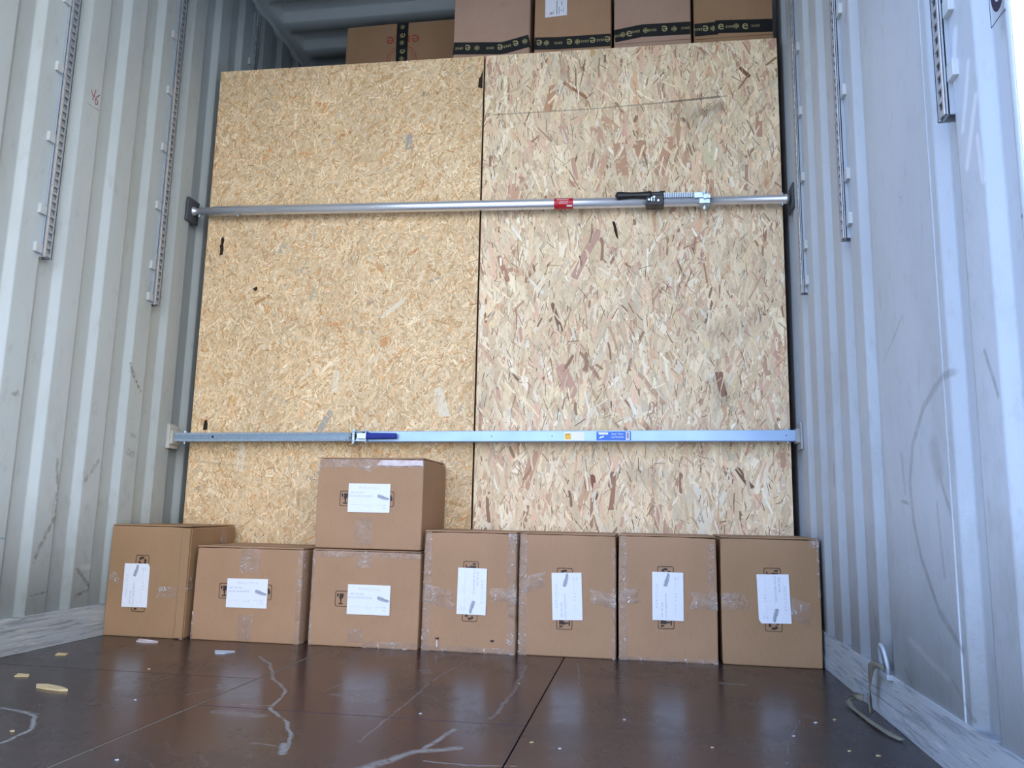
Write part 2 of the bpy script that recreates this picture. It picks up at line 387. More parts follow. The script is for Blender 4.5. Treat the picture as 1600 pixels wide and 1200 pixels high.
def m_card(name, c1, c2):
    s = N(name); p = s.pos()
    big = s.noise(p, 3.5, 3).outputs[0]; fine = s.noise(s.mapping(p, (1, 1, 0.25)), 160, 3, 0.6).outputs[0]
    flute = s.n('TexWave', wave_type='BANDS', bands_direction='X'); s.set(flute.inputs[0], p); flute.inputs['Scale'].default_value = 45
    oi = s.n('ObjectInfo').outputs['Random']
    col = s.mix(s.step(big, 0.3, 0.7), srgb(*c1), srgb(*c2))
    col = s.mix(s.math('MULTIPLY', s.step(fine, 0.5, 0.8), 0.20), col, srgb(int(c1[0]*.72), int(c1[1]*.7), int(c1[2]*.68)))
    sm = s.noise(s.mapping(p, (1, 1, 2.2)), 9, 4, 0.65).outputs[0]
    col = s.mix(s.math('MULTIPLY', s.step(sm, 0.60, 0.74), 0.18), col, srgb(112, 84, 70))
    h = s.math('ADD', s.math('MULTIPLY', flute.outputs['Fac'], 0.25), s.math('ADD', fine, s.math('MULTIPLY', big, 5)))
    return s.bsdf(col, 0.72, 0, s.bump(h, 0.12, 0.002), 0.35)
M_CARD = m_card('brown_cardboard', (168, 132, 102), (158, 124, 94))
M_CARD_D = m_card('brown_cardboard_dark', (160, 126, 94), (150, 118, 86))  # slightly darker tone of the brown cardboard
M_CARD_P = m_card('brown_cardboard_pinkish', (172, 142, 122), (164, 134, 114))
M_CARDEDGE = m_card('cardboard_cut_edge', (178, 140, 104), (160, 124, 90))
def m_cleartape():
    s = N('clear_packing_tape'); p = s.pos()
    w = s.noise(p, 22, 3, 0.6, 1.2).outputs[0]; n2 = s.noise(p, 14, 3, 0.6).outputs[0]
    crease = s.step(s.math('ABSOLUTE', s.math('SUBTRACT', w, 0.5)), 0.022, 0.0)
    h = s.bump(s.math('ADD', s.math('MULTIPLY', crease, 0.6), s.math('MULTIPLY', n2, 3)), 0.9, 0.003)
    b = s.n('BsdfPrincipled'); s.set(b.inputs['Base Color'], s.mix(s.math('MULTIPLY', crease, s.step(n2, .42, .6)), srgb(192, 166, 148), srgb(236, 232, 230)))  # creases whitened in the base colour to stand for highlights
    b.inputs['Roughness'].default_value = 0.22; s.set(b.inputs['Normal'], h); b.inputs['Specular IOR Level'].default_value = 0.8
    t = s.n('BsdfTransparent'); mx = s.n('MixShader'); s.set(mx.inputs[0], s.math('ADD', s.math('MULTIPLY', crease, 0.5), s.math('MULTIPLY_ADD', s.step(n2, 0.4, 0.7), 0.28, 0.20), clamp=True))
    s.t.links.new(t.outputs[0], mx.inputs[1]); s.t.links.new(b.outputs[0], mx.inputs[2]); s.t.links.new(mx.outputs[0], s.out.inputs[0])
    return s.m
M_TAPE = m_cleartape()
def m_strand(name, rough):
    s = N(name); p = s.pos()
    a = s.n('Attribute'); a.attribute_name = 'tint'
    f = s.noise(s.mapping(p, (1, 1, 0.16)), 420, 3, 0.6).outputs[0]
    b = s.noise(p, 5, 4, 0.6).outputs[0]
    col = s.mix(s.math('MULTIPLY', s.step(f, 0.42, 0.72), 0.22), a.outputs['Color'], srgb(140, 104, 70))
    col = s.mix(s.math('MULTIPLY', s.step(b, 0.45, 0.75), 0.14), col, srgb(150, 128, 104))
    P = lambda x, z: (x, -0.0006, z)
    if name == 'osb_strand_pale':
        mk = s.strokes(p, [(0.004, 0.45, [P(.06, 2.083), P(.45, 2.082), P(.80, 2.092), P(1.0, 2.102)]), (0.006, 0.7, [P(.78, 2.092), P(.97, 2.101)]),
            (0.03, 0.3, [P(.88, 2.03), P(.97, 2.06)]), (0.05, 0.16, [P(.80, 2.06), P(.9, 2.0)]), (0.05, 0.22, [P(.93, .95), P(.97, .90)]), (0.05, 0.22, [P(.62, .62), P(.70, .60)]),
            (0.06, 0.16, [P(.95, 1.15), P(1.08, 1.20)])])
    else:
        mk = s.strokes(p, [(0.03, 0.16, [P(-.50, 1.50), P(-.54, 1.46)]), (0.035, 0.12, [P(-.60, 1.22), P(-.62, 1.16)]), (0.004, 0.3, [P(-1.14, .64), P(-.9, .62)])])
    col = s.mix(mk, col, srgb(70, 66, 60))
    return s.bsdf(col, rough, 0, s.bump(f, 0.25, 0.0008), 0.25)
M_STRAND_A = m_strand('osb_strand_golden', 0.7); M_STRAND_B = m_strand('osb_strand_pale', 0.7)

# ------------------------------------------------------------------ container shell
XL, XR = -1.235, 1.225
DEPTH = 0.020
YDOOR, YEND = -1.80, 3.2
KICK = 0.11
def sheet_profile(recesses):
    """outline (y, depth) of the corrugated sheet; recesses: [(y_near, y_deep)]"""
    run = 0.026; pts = [(YDOOR, 0.0)]
    def corner(y, d, dy, dd):
        # soften each bend with three points
        return [(y-0.004*dy[0], d-0.004*dy[1]), (y+0.0006, d), (y+0.004*dd[0], d+0.004*dd[1])]
    sl = Vector((run, DEPTH)).normalized()
    for a, b in sorted(recesses):
        pts += corner(a, 0, (1, 0), sl) + corner(a+run, DEPTH, sl, (1, 0))
        pts += corner(b-run, DEPTH, (1, 0), (sl[0], -sl[1])) + corner(b, 0, (sl[0], -sl[1]), (1, 0))
    pts.append((YEND, 0.0))
    return pts
def build_wall(name, side, recesses, mat):
    sgn = -1 if side == 'l' else 1; X = XL if side == 'l' else XR
    prof = sheet_profile(recesses)
    bm = BM(); zs = [KICK-0.01, 0.5, 1.0, 1.5, 2.0, 2.5, 2.94]
    rows = [[bm.verts.new((X+sgn*d, y, z)) for z in zs] for y, d in prof]
    for A, B in zip(rows[:-1], rows[1:]):
        for i in range(len(zs)-1): bm.faces.new((A[i], A[i+1], B[i+1], B[i]))
    w = obj(name, bm, mat, smooth=True); w['kind'] = 'structure'
    md = w.modifiers.new('thick', 'SOLIDIFY'); md.thickness = 0.003; md.offset = 1 if side == 'l' else 1
    # kick plate in two strips with a bead, and a ledge that closes each recess
    k = BM(); xo = X+sgn*0.034
    box(k, (min(X-sgn*.0025, xo), YDOOR, 0.038), (max(X-sgn*.0025, xo), YEND, KICK), 0.0015)
    kp = obj('kick_plate', k, M_KICK, w)
    k = BM(); box(k, (min(X-sgn*0.004, xo), YDOOR, 0.0), (max(X-sgn*0.004, xo), YEND, 0.0375), 0.002)
    obj('kick_rail', k, M_KICK, w)
    k = BM(); xr = X+sgn*0.09
    box(k, (min(X, xr), YDOOR, 2.935), (max(X, xr), YEND, 3.0), 0.006); obj('top_rail', k, M_CEIL, w)
    k = BM(); 
    box(k, (min(X+sgn*.03, X+sgn*.10), YDOOR-0.05, -0.15), (max(X+sgn*.03, X+sgn*.10), YDOOR+0.003, 3.05), 0.01)
    obj('door_post', k, M_TAB, w)
    if side == 'r':
        k = BM(); box(k, (X-.0018, -1.436, KICK), (X+.002, -1.4305, 2.9), .0006, 1); obj('weld_seam', k, M_WALL_R, w)
    return w
# left: a crest every 0.2 m; right: the same further in, a broad flat seam sheet by the doors
left_rec = [(-1.70+0.2*k-0.15, -1.70+0.2*k-0.04) for k in range(1, 24)]
left_rec = [(a, b) for a, b in [(-0.852+0.2*k, -0.740+0.2*k) for k in range(-4, 20)] if a > YDOOR+0.02 and b < YEND]
right_rec = [(-1.785, -1.672), (-1.575, -1.463)] + [(-1.02, -.92), (-.832, -.73), (-.64, -.54), (-.445, -.345), (-.25, -.15)] + [(-.05+.2*k, .05+.2*k) for k in range(0, 15)]
wall_l = build_wall('wall_left', 'l', left_rec, M_WALL_L)
wall_r = build_wall('wall_right', 'r', right_rec, M_WALL_R)

def build_ceiling():
    ZC, D = 2.97, 0.035
    ys = [-1.86]; prof = [0.0]
    y = 0.425-0.25*9
    while y < 3.0:
        # near lip of the groove at y-.02, slope facing the doors ends at y+.17
        for dy, d in ((-0.030, 0), (-0.026, 0.1), (-0.012, 0.9), (-0.006, 1), (0.085, 1), (0.092, 0.92), (0.128, 0.08), (0.136, 0)):
            ys.append(y+dy); prof.append(d)
        y += 0.25
    ys.append(3.25); prof.append(0.0)
    xs = [-1.26, -1.19, -1.185, -1.165, -1.155, -0.6, 0, 0.6, 1.155, 1.165, 1.185, 1.19, 1.26]; fx = [0, 0, .12, .88, 1, 1, 1, 1, 1, .88, .12, 0, 0]
    bm = BM()
    G = [[bm.verts.new((x, yy, ZC+D*d*f)) for x, f in zip(xs, fx)] for yy, d in zip(ys, prof)]
    for A, B in zip(G[:-1], G[1:]):
        for i in range(len(xs)-1): bm.faces.new((A[i], A[i+1], B[i+1], B[i]))
    c = obj('ceiling', bm, M_CEIL, smooth=True); c['kind'] = 'structure'
    md = c.modifiers.new('t', 'SOLIDIFY'); md.thickness = 0.003; md.offset = 1
    bm = BM(); box(bm, (-1.33, -1.87, 2.70), (1.33, -1.80, 3.06), 0.01); obj('door_header', bm, M_TAB, c)
    bm = BM(); box(bm, (-1.33, YEND, -.1), (1.33, YEND+.04, 3.06), 0.0)
    e = obj('wall_back', bm, M_CEIL); e['kind'] = 'structure'
build_ceiling()

def build_floor():
    bm = BM(); box(bm, (-1.33, -1.86, -0.16), (1.33, YEND, -0.028), 0.004)
    fl = obj('floor', bm, M_YARD); fl['kind'] = 'structure'
    cols = [(-1.262, -.372, [-1.845, -.9, 1.2]), (-.368, .408, [-1.845, -1.205, 1.1]), (.4108, 1.252, [-1.845, 0.6])]
    for x0, x1, ys in cols:
        mf = m_floor(x0, x1)
        ys = ys+[YEND]
        for a, b in zip(ys[:-1], ys[1:]):
            bm = BM(); box(bm, (x0, a+0.0008, -0.028), (x1, b-0.0008, 0.0), 0.0015, 1)
            obj('floor_panel', bm, mf, fl)
    # pale filler squeezed along the seam
    bm = BM(); box(bm, (-.3715, -1.84, -0.02), (-.3685, YEND, -0.0004)); obj('seam_filler', bm, M_STRAP, fl)
    bm = BM(); box(bm, (-1.33, -1.90, -.2), (1.33, -1.848, -0.002), 0.006); obj('door_sill', bm, M_TAB, fl)
build_floor()
bm = BM(); box(bm, (-60, -60, -1.4), (60, 60, -1.15)); g = obj('ground', bm, M_YARD); g['kind'] = 'structure'

# ------------------------------------------------------------------ OSB panels
def strands(parent, quad, n_big, n_small, spec, mat, seed, holes=()):
    """layered wood strands pressed into the face; quad: x0,x1,zl,zr (bottom 0)"""
    R = np.random.default_rng(seed); x0, x1, z0, z1 = quad
    def make(n, Lr, Wr, ang, asd, pal, y0, y1):
        k = 8
        L = np.exp(R.uniform(np.log(Lr[0]), np.log(Lr[1]), n)); W = np.exp(R.uniform(np.log(Wr[0]), np.log(Wr[1]), n))
        L = np.minimum(L, 0.25)
        th = ang + R.normal(0, asd, n)
        cx = R.uniform(x0, x1, n); cz = R.uniform(0.0, max(z0, z1), n)
        th = th + (.55 if asd > .6 else .16)*np.sin(cx*7.3+2*np.sin(cz*3.1))*np.cos(cz*6.1+cx*3.7)
        # outline: two ragged ends and slightly bowed sides
        u = np.array([-.5, -.42, 0, .44, .5, .40, 0, -.46])[None, :]*L[:, None]
        v = np.array([.05, .5, .5, .5, -.1, -.5, -.5, -.5])[None, :]*W[:, None]
        u = u + R.uniform(-.06, .06, (n, k))*L[:, None]; v = v + R.uniform(-.13, .13, (n, k))*W[:, None]
        v = v + (R.normal(0, .12, n)*L)[:, None]*((u/L[:, None])**2)
        c, s_ = np.cos(th)[:, None], np.sin(th)[:, None]
        X = cx[:, None]+u*c-v*s_; Z = cz[:, None]+u*s_+v*c
        X = np.clip(X, x0+.0005, x1-.0005); zt = z0+(z1-z0)*(X-x0)/(x1-x0); Z = np.clip(Z, .0005, zt-.0005)
        tilt = R.normal(0, .006, (n, 2))
        Y = -(R.uniform(y0, y1, n)[:, None] + tilt[:, :1]*v*0.6 + tilt[:, 1:]*u*0.10)
        Y = np.minimum(Y, -0.00005)
        V = np.stack([X, Y, Z], -1)
        cols = np.array([srgb(*p[:3]) for p in pal]); w = np.array([p[3] for p in pal], float); w /= w.sum()
        idx = R.choice(len(pal), n, p=w); cc = cols[idx].copy(); cc[:, :3] *= (1+R.normal(0, .09, n))[:, None]
        cc[:, :3] *= (1+.06*np.sin(cx*9+3*np.sin(cz*4))*np.sin(cz*8+cx*5))[:, None]
        return V, np.clip(cc, 0, 1)
    parts = [make(n_big, *spec['big'], 0.0002, 0.0010), make(int(n_small), *spec['small'], 0.0006, 0.0013), make(spec['dark_n'], *spec['dark'], 0.0012, 0.0015)]
    V = np.concatenate([p[0] for p in parts]); cc = np.concatenate([p[1] for p in parts])
    # keep the face open at the knot holes
    keep = np.ones(len(V), bool); ctr = V.mean(1)
    o = polys_mesh('wood_strands', V[keep], cc[keep], mat, parent); o['kind'] = 'stuff'
    return o
M_EDGE_SHADED = flat('board_edge_shaded', (96, 70, 46), 0.95)  # edges darkened in colour to stand for the shade in the gap
def osb(name, quad, label, spec, mat, seed, n_big, n_small, holes, yback=0.018):
    x0, x1, z0, z1 = quad
    root = empty(name, ((x0+x1)/2, 0, 0), label, 'chipboard panel')
    M = Matrix.Translation((-(x0+x1)/2, 0, 0))
    bm = BM()
    P = [(x0, 0), (x1, 0), (x1, z1), (x0, z0)]
    f = [bm.verts.new(M@Vector((x, 0, z))) for x, z in P]; b = [bm.verts.new(M@Vector((x, yback, z))) for x, z in P]
    bm.faces.new(f); bm.faces.new(b[::-1])
    for i in range(4): bm.faces.new((f[i], b[i], b[(i+1) % 4], f[(i+1) % 4]))
    bo = obj('board', bm, M_BOARD_FACE, root); bo.data.materials.append(M_EDGE_SHADED)
    for pg in bo.data.polygons:
        if abs(pg.normal.y) < .5 or pg.center.y > .01: pg.material_index = 1
    st = strands(root, quad, n_big, n_small, spec, mat, seed)
    st.matrix_parent_inverse = Matrix.Translation((-(x0+x1)/2, 0, 0))
    for hx, hz, pts in holes:
        bm = BM()
        vs = [bm.verts.new(M@Vector((hx+a, -0.0017, hz+b_))) for a, b_ in pts]
        vb = [bm.verts.new(M@Vector((hx+a*1.02, 0.0, hz+b_*1.02))) for a, b_ in pts]
        bm.faces.new(vs)
        for i in range(len(pts)): bm.faces.new((vs[i], vb[i], vb[(i+1) % len(pts)], vs[(i+1) % len(pts)]))
        obj('bark_gap', bm, M_BARK, root)
    return root
M_BARK = flat('dark_bark', (44, 26, 16), 0.9)
PALA = [(228,200,158,34),(234,208,168,24),(222,190,146,20),(212,176,130,9),(240,218,184,9),(226,178,126,6),(214,152,100,1.2),(186,174,154,1.2),(204,162,112,3),(212,190,152,6)]
PALB = [(230,206,170,28),(238,218,184,26),(222,196,162,14),(226,190,160,9),(240,224,196,9),(214,172,148,4.5),(194,158,132,1.6),(212,194,166,4),(220,180,144,4),(230,206,166,10)]
DKA = [(120,86,54,2),(96,68,44,1.5),(160,116,72,5),(180,138,90,6)]; DKB = [(112,86,66,3),(88,68,54,2),(142,108,84,4),(168,134,106,5)]  # dark slivers: bark specks, and the shadow in cracks put into colour
specA = dict(big=((.022, .085), (.004, .014), 1.25, 0.75, PALA), small=((.010, .040), (.0015, .006), 1.3, 0.9, PALA+[(190,148,98,6),(242,224,190,8)]),
             dark_n=2600, dark=((.004, .022), (.0008, .0022), 1.4, 0.7, DKA))
specB = dict(big=((.06, .19), (.012, .038), 1.55, 0.34, PALB), small=((.022, .12), (.003, .013), 1.55, 0.42, PALB+[(164,130,104,7),(244,232,210,9)]),
             dark_n=3200, dark=((.008, .055), (.0009, .0028), 1.6, 0.45, DKB))
osb('osb_panel', (-1.177, .0155, 2.368, 2.351), 'golden chipboard sheet of fine strands, behind the stacked pair of cartons', specA, M_STRAND_A, 3, 16000, 30000,
    [(-1.105, 1.555, [(-.006, -.04), (.006, -.035), (.009, -.01), (.006, .01), (.010, .03), (.002, .045), (-.006, .035), (-.004, .012), (-.010, .005), (-.006, -.01)]),
     (-1.113, .79, [(-.009, -.02), (.009, -.02), (.010, .005), (.004, .022), (-.004, .02), (-.009, 0)]),
     (-.937, 1.366, [(-.012, -.002), (0, -.011), (.010, -.003), (.006, .009), (-.004, .004)]),
     (.004, 2.24, [(-.010, -.03), (.008, -.035), (.008, .05), (0, .02), (-.008, .01)])])
osb('osb_panel', (.0225, 1.1955, 2.351, 2.336), 'pale pinkish chipboard sheet of long upright strands, behind the four equal upright cartons', specB, M_STRAND_B, 11, 6500, 6500,
    [(.560, 1.57, [(-.010, .03), (.004, -.03), (.014, -.045), (.010, -.01), (0, .03)])])

# deliberately placed larger strands that stand out on the face
def feature_strand(parent, cx, cz, L, W, ang, col, px0):
    bm = BM(); a = math.radians(ang); pr = random.Random(int(cx*1000+cz*77))
    pts = []
    for u, v in ((-.5, .1), (-.45, .48), (.1, .52), (.47, .42), (.5, -.2), (.4, -.5), (-.1, -.46), (-.48, -.5)):
        u = (u+pr.uniform(-.04, .04))*L; v = (v+pr.uniform(-.08, .08))*W
        pts.append((cx-px0+u*math.cos(a)-v*math.sin(a), cz+u*math.sin(a)+v*math.cos(a)))
    f = [bm.verts.new((x, -.00105, z)) for x, z in pts]; b = [bm.verts.new((x, 0, z)) for x, z in pts]
    bm.faces.new(f)
    for i in range(8): bm.faces.new((f[i], b[i], b[(i+1) % 8], f[(i+1) % 8]))
    m = FS.get(col)
    if m is None:
        s = N('strand_%d_%d_%d' % col); p = s.pos(); n = s.noise(s.mapping(p, (3, 1, .5)), 120, 3).outputs[0]
        m = FS[col] = s.bsdf(s.mix(s.math('MULTIPLY', n, .5), srgb(*col), srgb(*[int(c*.8) for c in col])), .7)
    obj('wood_strand', bm, m, parent)
FS = {}
pA = bpy.data.objects['osb_panel']; pB = bpy.data.objects['osb_panel.001']
GREY, ORG, PNK, BRN, PAL = (176,168,154), (218,160,106), (208,164,140), (150,112,86), (236,220,192)
for f in [(-.299, 1.985, .07, .033, 84, GREY), (-.60, .80, .11, .026, 60, GREY), (-.582, 1.21, .075, .026, 4, ORG), (-.36, 1.13, .05, .03, 20, ORG),
          (-.40, 1.44, .05, .02, 120, ORG), (-.42, 1.30, .06, .018, 20, (190,160,130)), (-.56, .97, .09, .022, 85, PAL), (-.12, .88, .12, .04, 105, PAL), (-.33, 1.27, .13, .018, 38, PAL), (-.9, 1.32, .10, .012, 30, (190,146,100)),
          (-.68, 1.35, .09, .02, 70, (196,180,146)), (-.83, 1.54, .06, .02, 60, (186,176,150)), (-.95, .66, .12, .03, 90, PAL)]:
    feature_strand(pA, *f, (-1.177+.0125)/2)
for f in [(.375, .965, .14, .05, 112, PNK), (.45, 1.47, .22, .032, 62, (202,160,140)), (.40, 1.83, .10, .018, 100, (206,166,140)), (.30, 2.14, .12, .035, 75, (206,158,122)), (.40, 2.17, .13, .014, 142, (170,116,84)),
          (.585, 1.86, .15, .045, 98, (200,156,124)), (.66, 1.90, .07, .05, 95, (192,150,118)), (.755, 1.86, .17, .04, 72, (204,158,126)), (.93, 1.88, .15, .055, 92, (224,208,168)), (.93, 1.74, .12, .03, 90, (206,162,132)),
          (.335, 1.22, .13, .018, 108, (136,104,84)), (.955, .95, .10, .03, 100, (150,110,88)), (.16, 1.73, .10, .05, 110, (212,168,138)), (.87, .46, .20, .035, 96, (238,226,202)), (.93, .49, .14, .022, 60, (238,226,202)),
          (.55, .55, .14, .028, 86, (168,126,100)), (.485, .56, .10, .018, 100, (140,92,72)), (.18, .90, .14, .03, 88, (214,182,148)), (.70, .93, .16, .02, 128, (206,170,138)), (.52, .86, .20, .016, 125, (208,178,142)),
          (1.12, 1.98, .11, .03, 84, (200,152,124)), (1.07, 2.20, .06, .016, 130, (130,90,62)), (.24, .62, .15, .035, 75, (204,158,128)), (.47, 1.02, .14, .014, 125, (178,136,106)), (.12, 1.42, .12, .02, 110, (190,140,112)), (1.03, .60, .09, .02, 125, (124,92,72))]:
    feature_strand(pB, *f, (.0245+1.1955)/2)
# ------------------------------------------------------------------ cartons
def carton_body(name, w, h, d, mat, parent, seed, bow=0.003, bev=0.004):
    """carton shell, base centre of its front edge at origin: x +-w/2, y 0..d, z 0..h; faces slightly bowed and crushed"""
    r = random.Random(seed); bm = BM(); n = 8
    g = bmesh.ops.create_cube(bm, size=1.0)
    bmesh.ops.subdivide_edges(bm, edges=bm.edges, cuts=n-1, use_grid_fill=True)
    jit = {(i, j, k): (r.uniform(-1, 1), r.uniform(-1, 1), r.uniform(-1, 1)) for i in (0, 1) for j in (0, 1) for k in (0, 1)}
    for v in bm.verts:
        u, q, t = v.co.x+.5, v.co.y+.5, v.co.z+.5
        b = lambda a, c: 4*a*(1-a)*4*c*(1-c)
        x, y, z = (u-.5)*w, q*d, t*h
        if u < 1e-4 or u > .9999: x += (0.3*bow)*b(q, t)*(-1 if u < .5 else 1)
        if q < 1e-4: y -= bow*b(u, t)
        if t > .9999: z += bow*0.6*b(u, q) - 0.002*r.random()
        j = jit[(round(u), round(q), round(t))]
        wgt = (abs(u-.5)*2)**3*(abs(t-.5)*2)**3*(abs(q-.5)*2)**3
        x -= abs(j[0])*.003*wgt*(1 if u > .5 else -1); z -= (abs(j[2])*.004*wgt if t > .5 else 0); y += abs(j[1])*.003*wgt*(1 if q < .5 else -1)
        v.co = (x, y, z)
    es = [e for e in bm.edges if len(e.link_faces) == 2 and e.link_faces[0].normal.dot(e.link_faces[1].normal) < .5]
    bmesh.ops.bevel(bm, geom=es, offset=bev, segments=2, affect='EDGES', profile=.5)
    return obj(name, bm, mat, parent, smooth=False)
def tape_patch(parent, u0, u1, v0, v1, wrinkle=0.0012, seed=0, torn=None, slope=0.0, y=-0.0006, name='clear_tape', wrapx=None, wrapz=None, bow=lambda u, v: 0):
    """strip of tape on the front face; wrapx/wrapz: how far it runs on round a side or over the top"""
    r = random.Random(seed); bm = BM()
    nu = max(3, int((u1-u0)/.009)); nv = max(3, int((v1-v0)/.009))
    G = []
    for i in range(nu+1):
        row = []
        for j in range(nv+1):
            a, b = i/nu, j/nv; u = u0+(u1-u0)*a; v = v0+(v1-v0)*b+slope*(u-u0)
            if torn == 'r' and i == nu: u += r.uniform(-.012, .006)
            if torn == 'l' and i == 0: u += r.uniform(-.006, .012)
            if torn == 't' and j == nv: v += r.uniform(-.008, .006)
            if torn == 'b' and j == 0: v += r.uniform(-.006, .010)
            edge = 0.25 if i in (0, nu) or j in (0, nv) else 1
            row.append(bm.verts.new((u, y-bow(u, v)-wrinkle*r.random()**2*edge, v)))
        G.append(row)
    for i in range(nu):
        for j in range(nv): bm.faces.new((G[i][j], G[i+1][j], G[i+1][j+1], G[i][j+1]))
    if wrapx:
        i = 0 if wrapx < 0 else nu
        ring = [bm.verts.new((g.co.x+(-.0012 if wrapx < 0 else .0012), abs(wrapx), g.co.z)) for g in G[i]]
        for j in range(nv): bm.faces.new((G[i][j], G[i][j+1], ring[j+1], ring[j]))
    if wrapz:
        ring = [bm.verts.new((G[i][nv].co.x, wrapz, G[i][nv].co.z+.0012)) for i in range(nu+1)]
        for i in range(nu): bm.faces.new((G[i][nv], G[i+1][nv], ring[i+1], ring[i]))
    return obj(name, bm, M_TAPE, parent, True)
def rot_place(cx, cz, rot, y):
    c, s = math.cos(rot), math.sin(rot)
    return lambda u, v: (cx+u*c-v*s, y, cz+u*s+v*c)
def ring_poly(bm, pl, pts_out, pts_in):
    a = [bm.verts.new(pl(*p)) for p in pts_out]; b = [bm.verts.new(pl(*p)) for p in pts_in]; n = len(a)
    for i in range(n): bm.faces.new((a[i], a[(i+1) % n], b[(i+1) % n], b[i]))
def rrect(w, h, r, n=4):
    P = []
    for cx, cy, a0 in ((w/2-r, h/2-r, 0), (-w/2+r, h/2-r, 90), (-w/2+r, -h/2+r, 180), (w/2-r, -h/2+r, 270)):
        for i in range(n+1):
            a = math.radians(a0+90*i/n); P.append((cx+r*math.cos(a), cy+r*math.sin(a)))
    return P
def handling_marks(parent, cx, cz, rot, y):
    """framed row of care symbols: glass, umbrella, upright arrows, recycling loop"""
    pl = rot_place(cx, cz, rot, y); bm = BM()
    ring_poly(bm, pl, rrect(.196, .052, .006), rrect(.1925, .0485, .005))
    # glass (broken goblet)
    ox = -.081
    for pts in ([(-.011, .017), (-.006, .017), (-.0045, .008), (-.0075, .004), (-.0105, .009)],
                [(-.003, .017), (.013, .017), (.0125, .008), (.009, .001), (.002, -.002), (-.003, .000), (-.001, .008)],
                [(.001, -.001), (.006, -.001), (.0052, -.014), (.0018, -.014)], [(-.006, -.0145), (.012, -.0145), (.010, -.0185), (-.004, -.0185)]):
        poly(bm, [pl(ox+a, b) for a, b in pts])
    # umbrella
    ox = -.027
    poly(bm, [pl(ox+.015*math.cos(math.radians(t)), -.001+.015*math.sin(math.radians(t))) for t in range(0, 181, 20)])
    poly(bm, [pl(ox+a, b) for a, b in ((-.001, -.001), (.001, -.001), (.001, -.018), (-.001, -.018))])
    # arrows
    for ox in (.018, .034):
        poly(bm, [pl(ox+a, b) for a, b in ((-.006, .006), (0, .017), (.006, .006), (.002, .006), (.002, -.017), (-.002, -.017), (-.002, .006))])
    # recycling loop of three bent arrows
    ox = .077
    for k in range(3):
        a0 = math.radians(90+120*k); A = [a0+math.radians(t) for t in (0, 25, 50, 75)]
        out = [(ox+.0155*math.cos(t), .0155*math.sin(t)) for t in A]; inn = [(ox+.0085*math.cos(t), .0085*math.sin(t)) for t in A]
        poly(bm, [pl(*q) for q in out+inn[::-1]])
        t = A[-1]; poly(bm, [pl(ox+.0185*math.cos(t), .0185*math.sin(t)), pl(ox+.012*math.cos(t+.45), .012*math.sin(t+.45)), pl(ox+.0055*math.cos(t), .0055*math.sin(t))])
    return obj('handling_marks', bm, M_PRINT, parent)
def shoe_label(parent, cx, cz, rot, y, art, colour, torn=False):
    pl0 = rot_place(cx, cz, rot, y); W, H = .151, .0985
    bm = BM(); c = [(-W/2, -H/2), (W/2, -H/2), (W/2, H/2), (-W/2, H/2)]
    if torn: c = [(-W/2, -H/2), (W/2-.012, -H/2), (W/2, -H/2+.007), (W/2, H/2), (-W/2, H/2)]
    f = [bm.verts.new(pl0(*p)) for p in c]; b = [bm.verts.new((v.co.x, y+.0006, v.co.z)) for v in f]
    bm.faces.new(f)
    for i in range(len(c)): bm.faces.new((f[i], b[i], b[(i+1) % len(c)], f[(i+1) % len(c)]))
    lab = obj('paper_label', bm, M_PAPER, parent)
    pl = rot_place(cx, cz, rot, y-.0003)
    bm = BM()
    add_text(bm, 'M E R I S T I L E', .0115, lambda u, v: pl(u, v+.031), 1.0)
    add_text(bm, '7  8  9', .010, lambda u, v: pl(u-.002, v-.030))
    add_text(bm, '10', .009, lambda u, v: pl(u+.056, v-.026)); add_text(bm, 'PRS', .007, lambda u, v: pl(u+.056, v-.036))
    for a, b_ in ((-.066, -.022), (.022, .062)):
        poly(bm, [pl(a, -.0245), pl(b_, -.0245), pl(b_, -.0238), pl(a, -.0238)])
    obj('faint_lettering', bm, M_INK2, lab)['kind'] = 'stuff'
    bm = BM()
    add_text(bm, art, .0082, lambda u, v: pl(u-.043, v+.0155)); add_text(bm, colour, .0082, lambda u, v: pl(u-.031, v+.0035))
    obj('lettering', bm, M_INK, lab)['kind'] = 'stuff'
    bm = BM(); o = (.052, .002)     # low shoe seen from the side
    poly(bm, [pl(o[0]+a, o[1]+b_) for a, b_ in ((-.021, .000), (-.022, .006), (-.019, .0115), (-.013, .0105), (-.003, .0075), (.003, .0035), (.012, .001), (.0195, -.0015), (.021, -.005), (.015, -.0085), (.004, -.0075), (-.010, -.004))])
    obj('shoe_picture', bm, M_SHOE, lab)
    bm = BM(); pl = rot_place(cx, cz, rot, y-.0006)
    poly(bm, [pl(o[0]+a, o[1]+b_) for a, b_ in ((-.018, .0085), (-.014, .0075), (-.004, .0042), (-.003, .0052), (-.013, .0095), (-.018, .0102))])
    poly(bm, [pl(o[0]+a, o[1]+b_) for a, b_ in ((-.019, .001), (-.009, -.002), (.004, -.005), (.014, -.006), (.014, -.0048), (.004, -.0034), (-.010, -.0004), (-.019, .0026))])
    obj('shoe_picture_light', bm, M_SHOE_L, lab)
    return lab
def flap_lines(parent, w, h, d, mat, seed):
    """the two top flaps lying a little proud of the shell, meeting over the middle"""
    r = random.Random(seed)
    for a, b in ((0.002, d/2-.0015), (d/2+.0015, d-.002)):
        bm = BM(); box(bm, (-w/2+.002, a, h+.0004), (w/2-.002, b, h+.0034), .001, 1)
        for v in bm.verts: v.co.z += .002*r.random()*(1 if v.co.z > h+.002 else 0)
        obj('top_flap', bm, mat, parent)
UP, CCW, CW = 0.0, math.pi/2, -math.pi/2
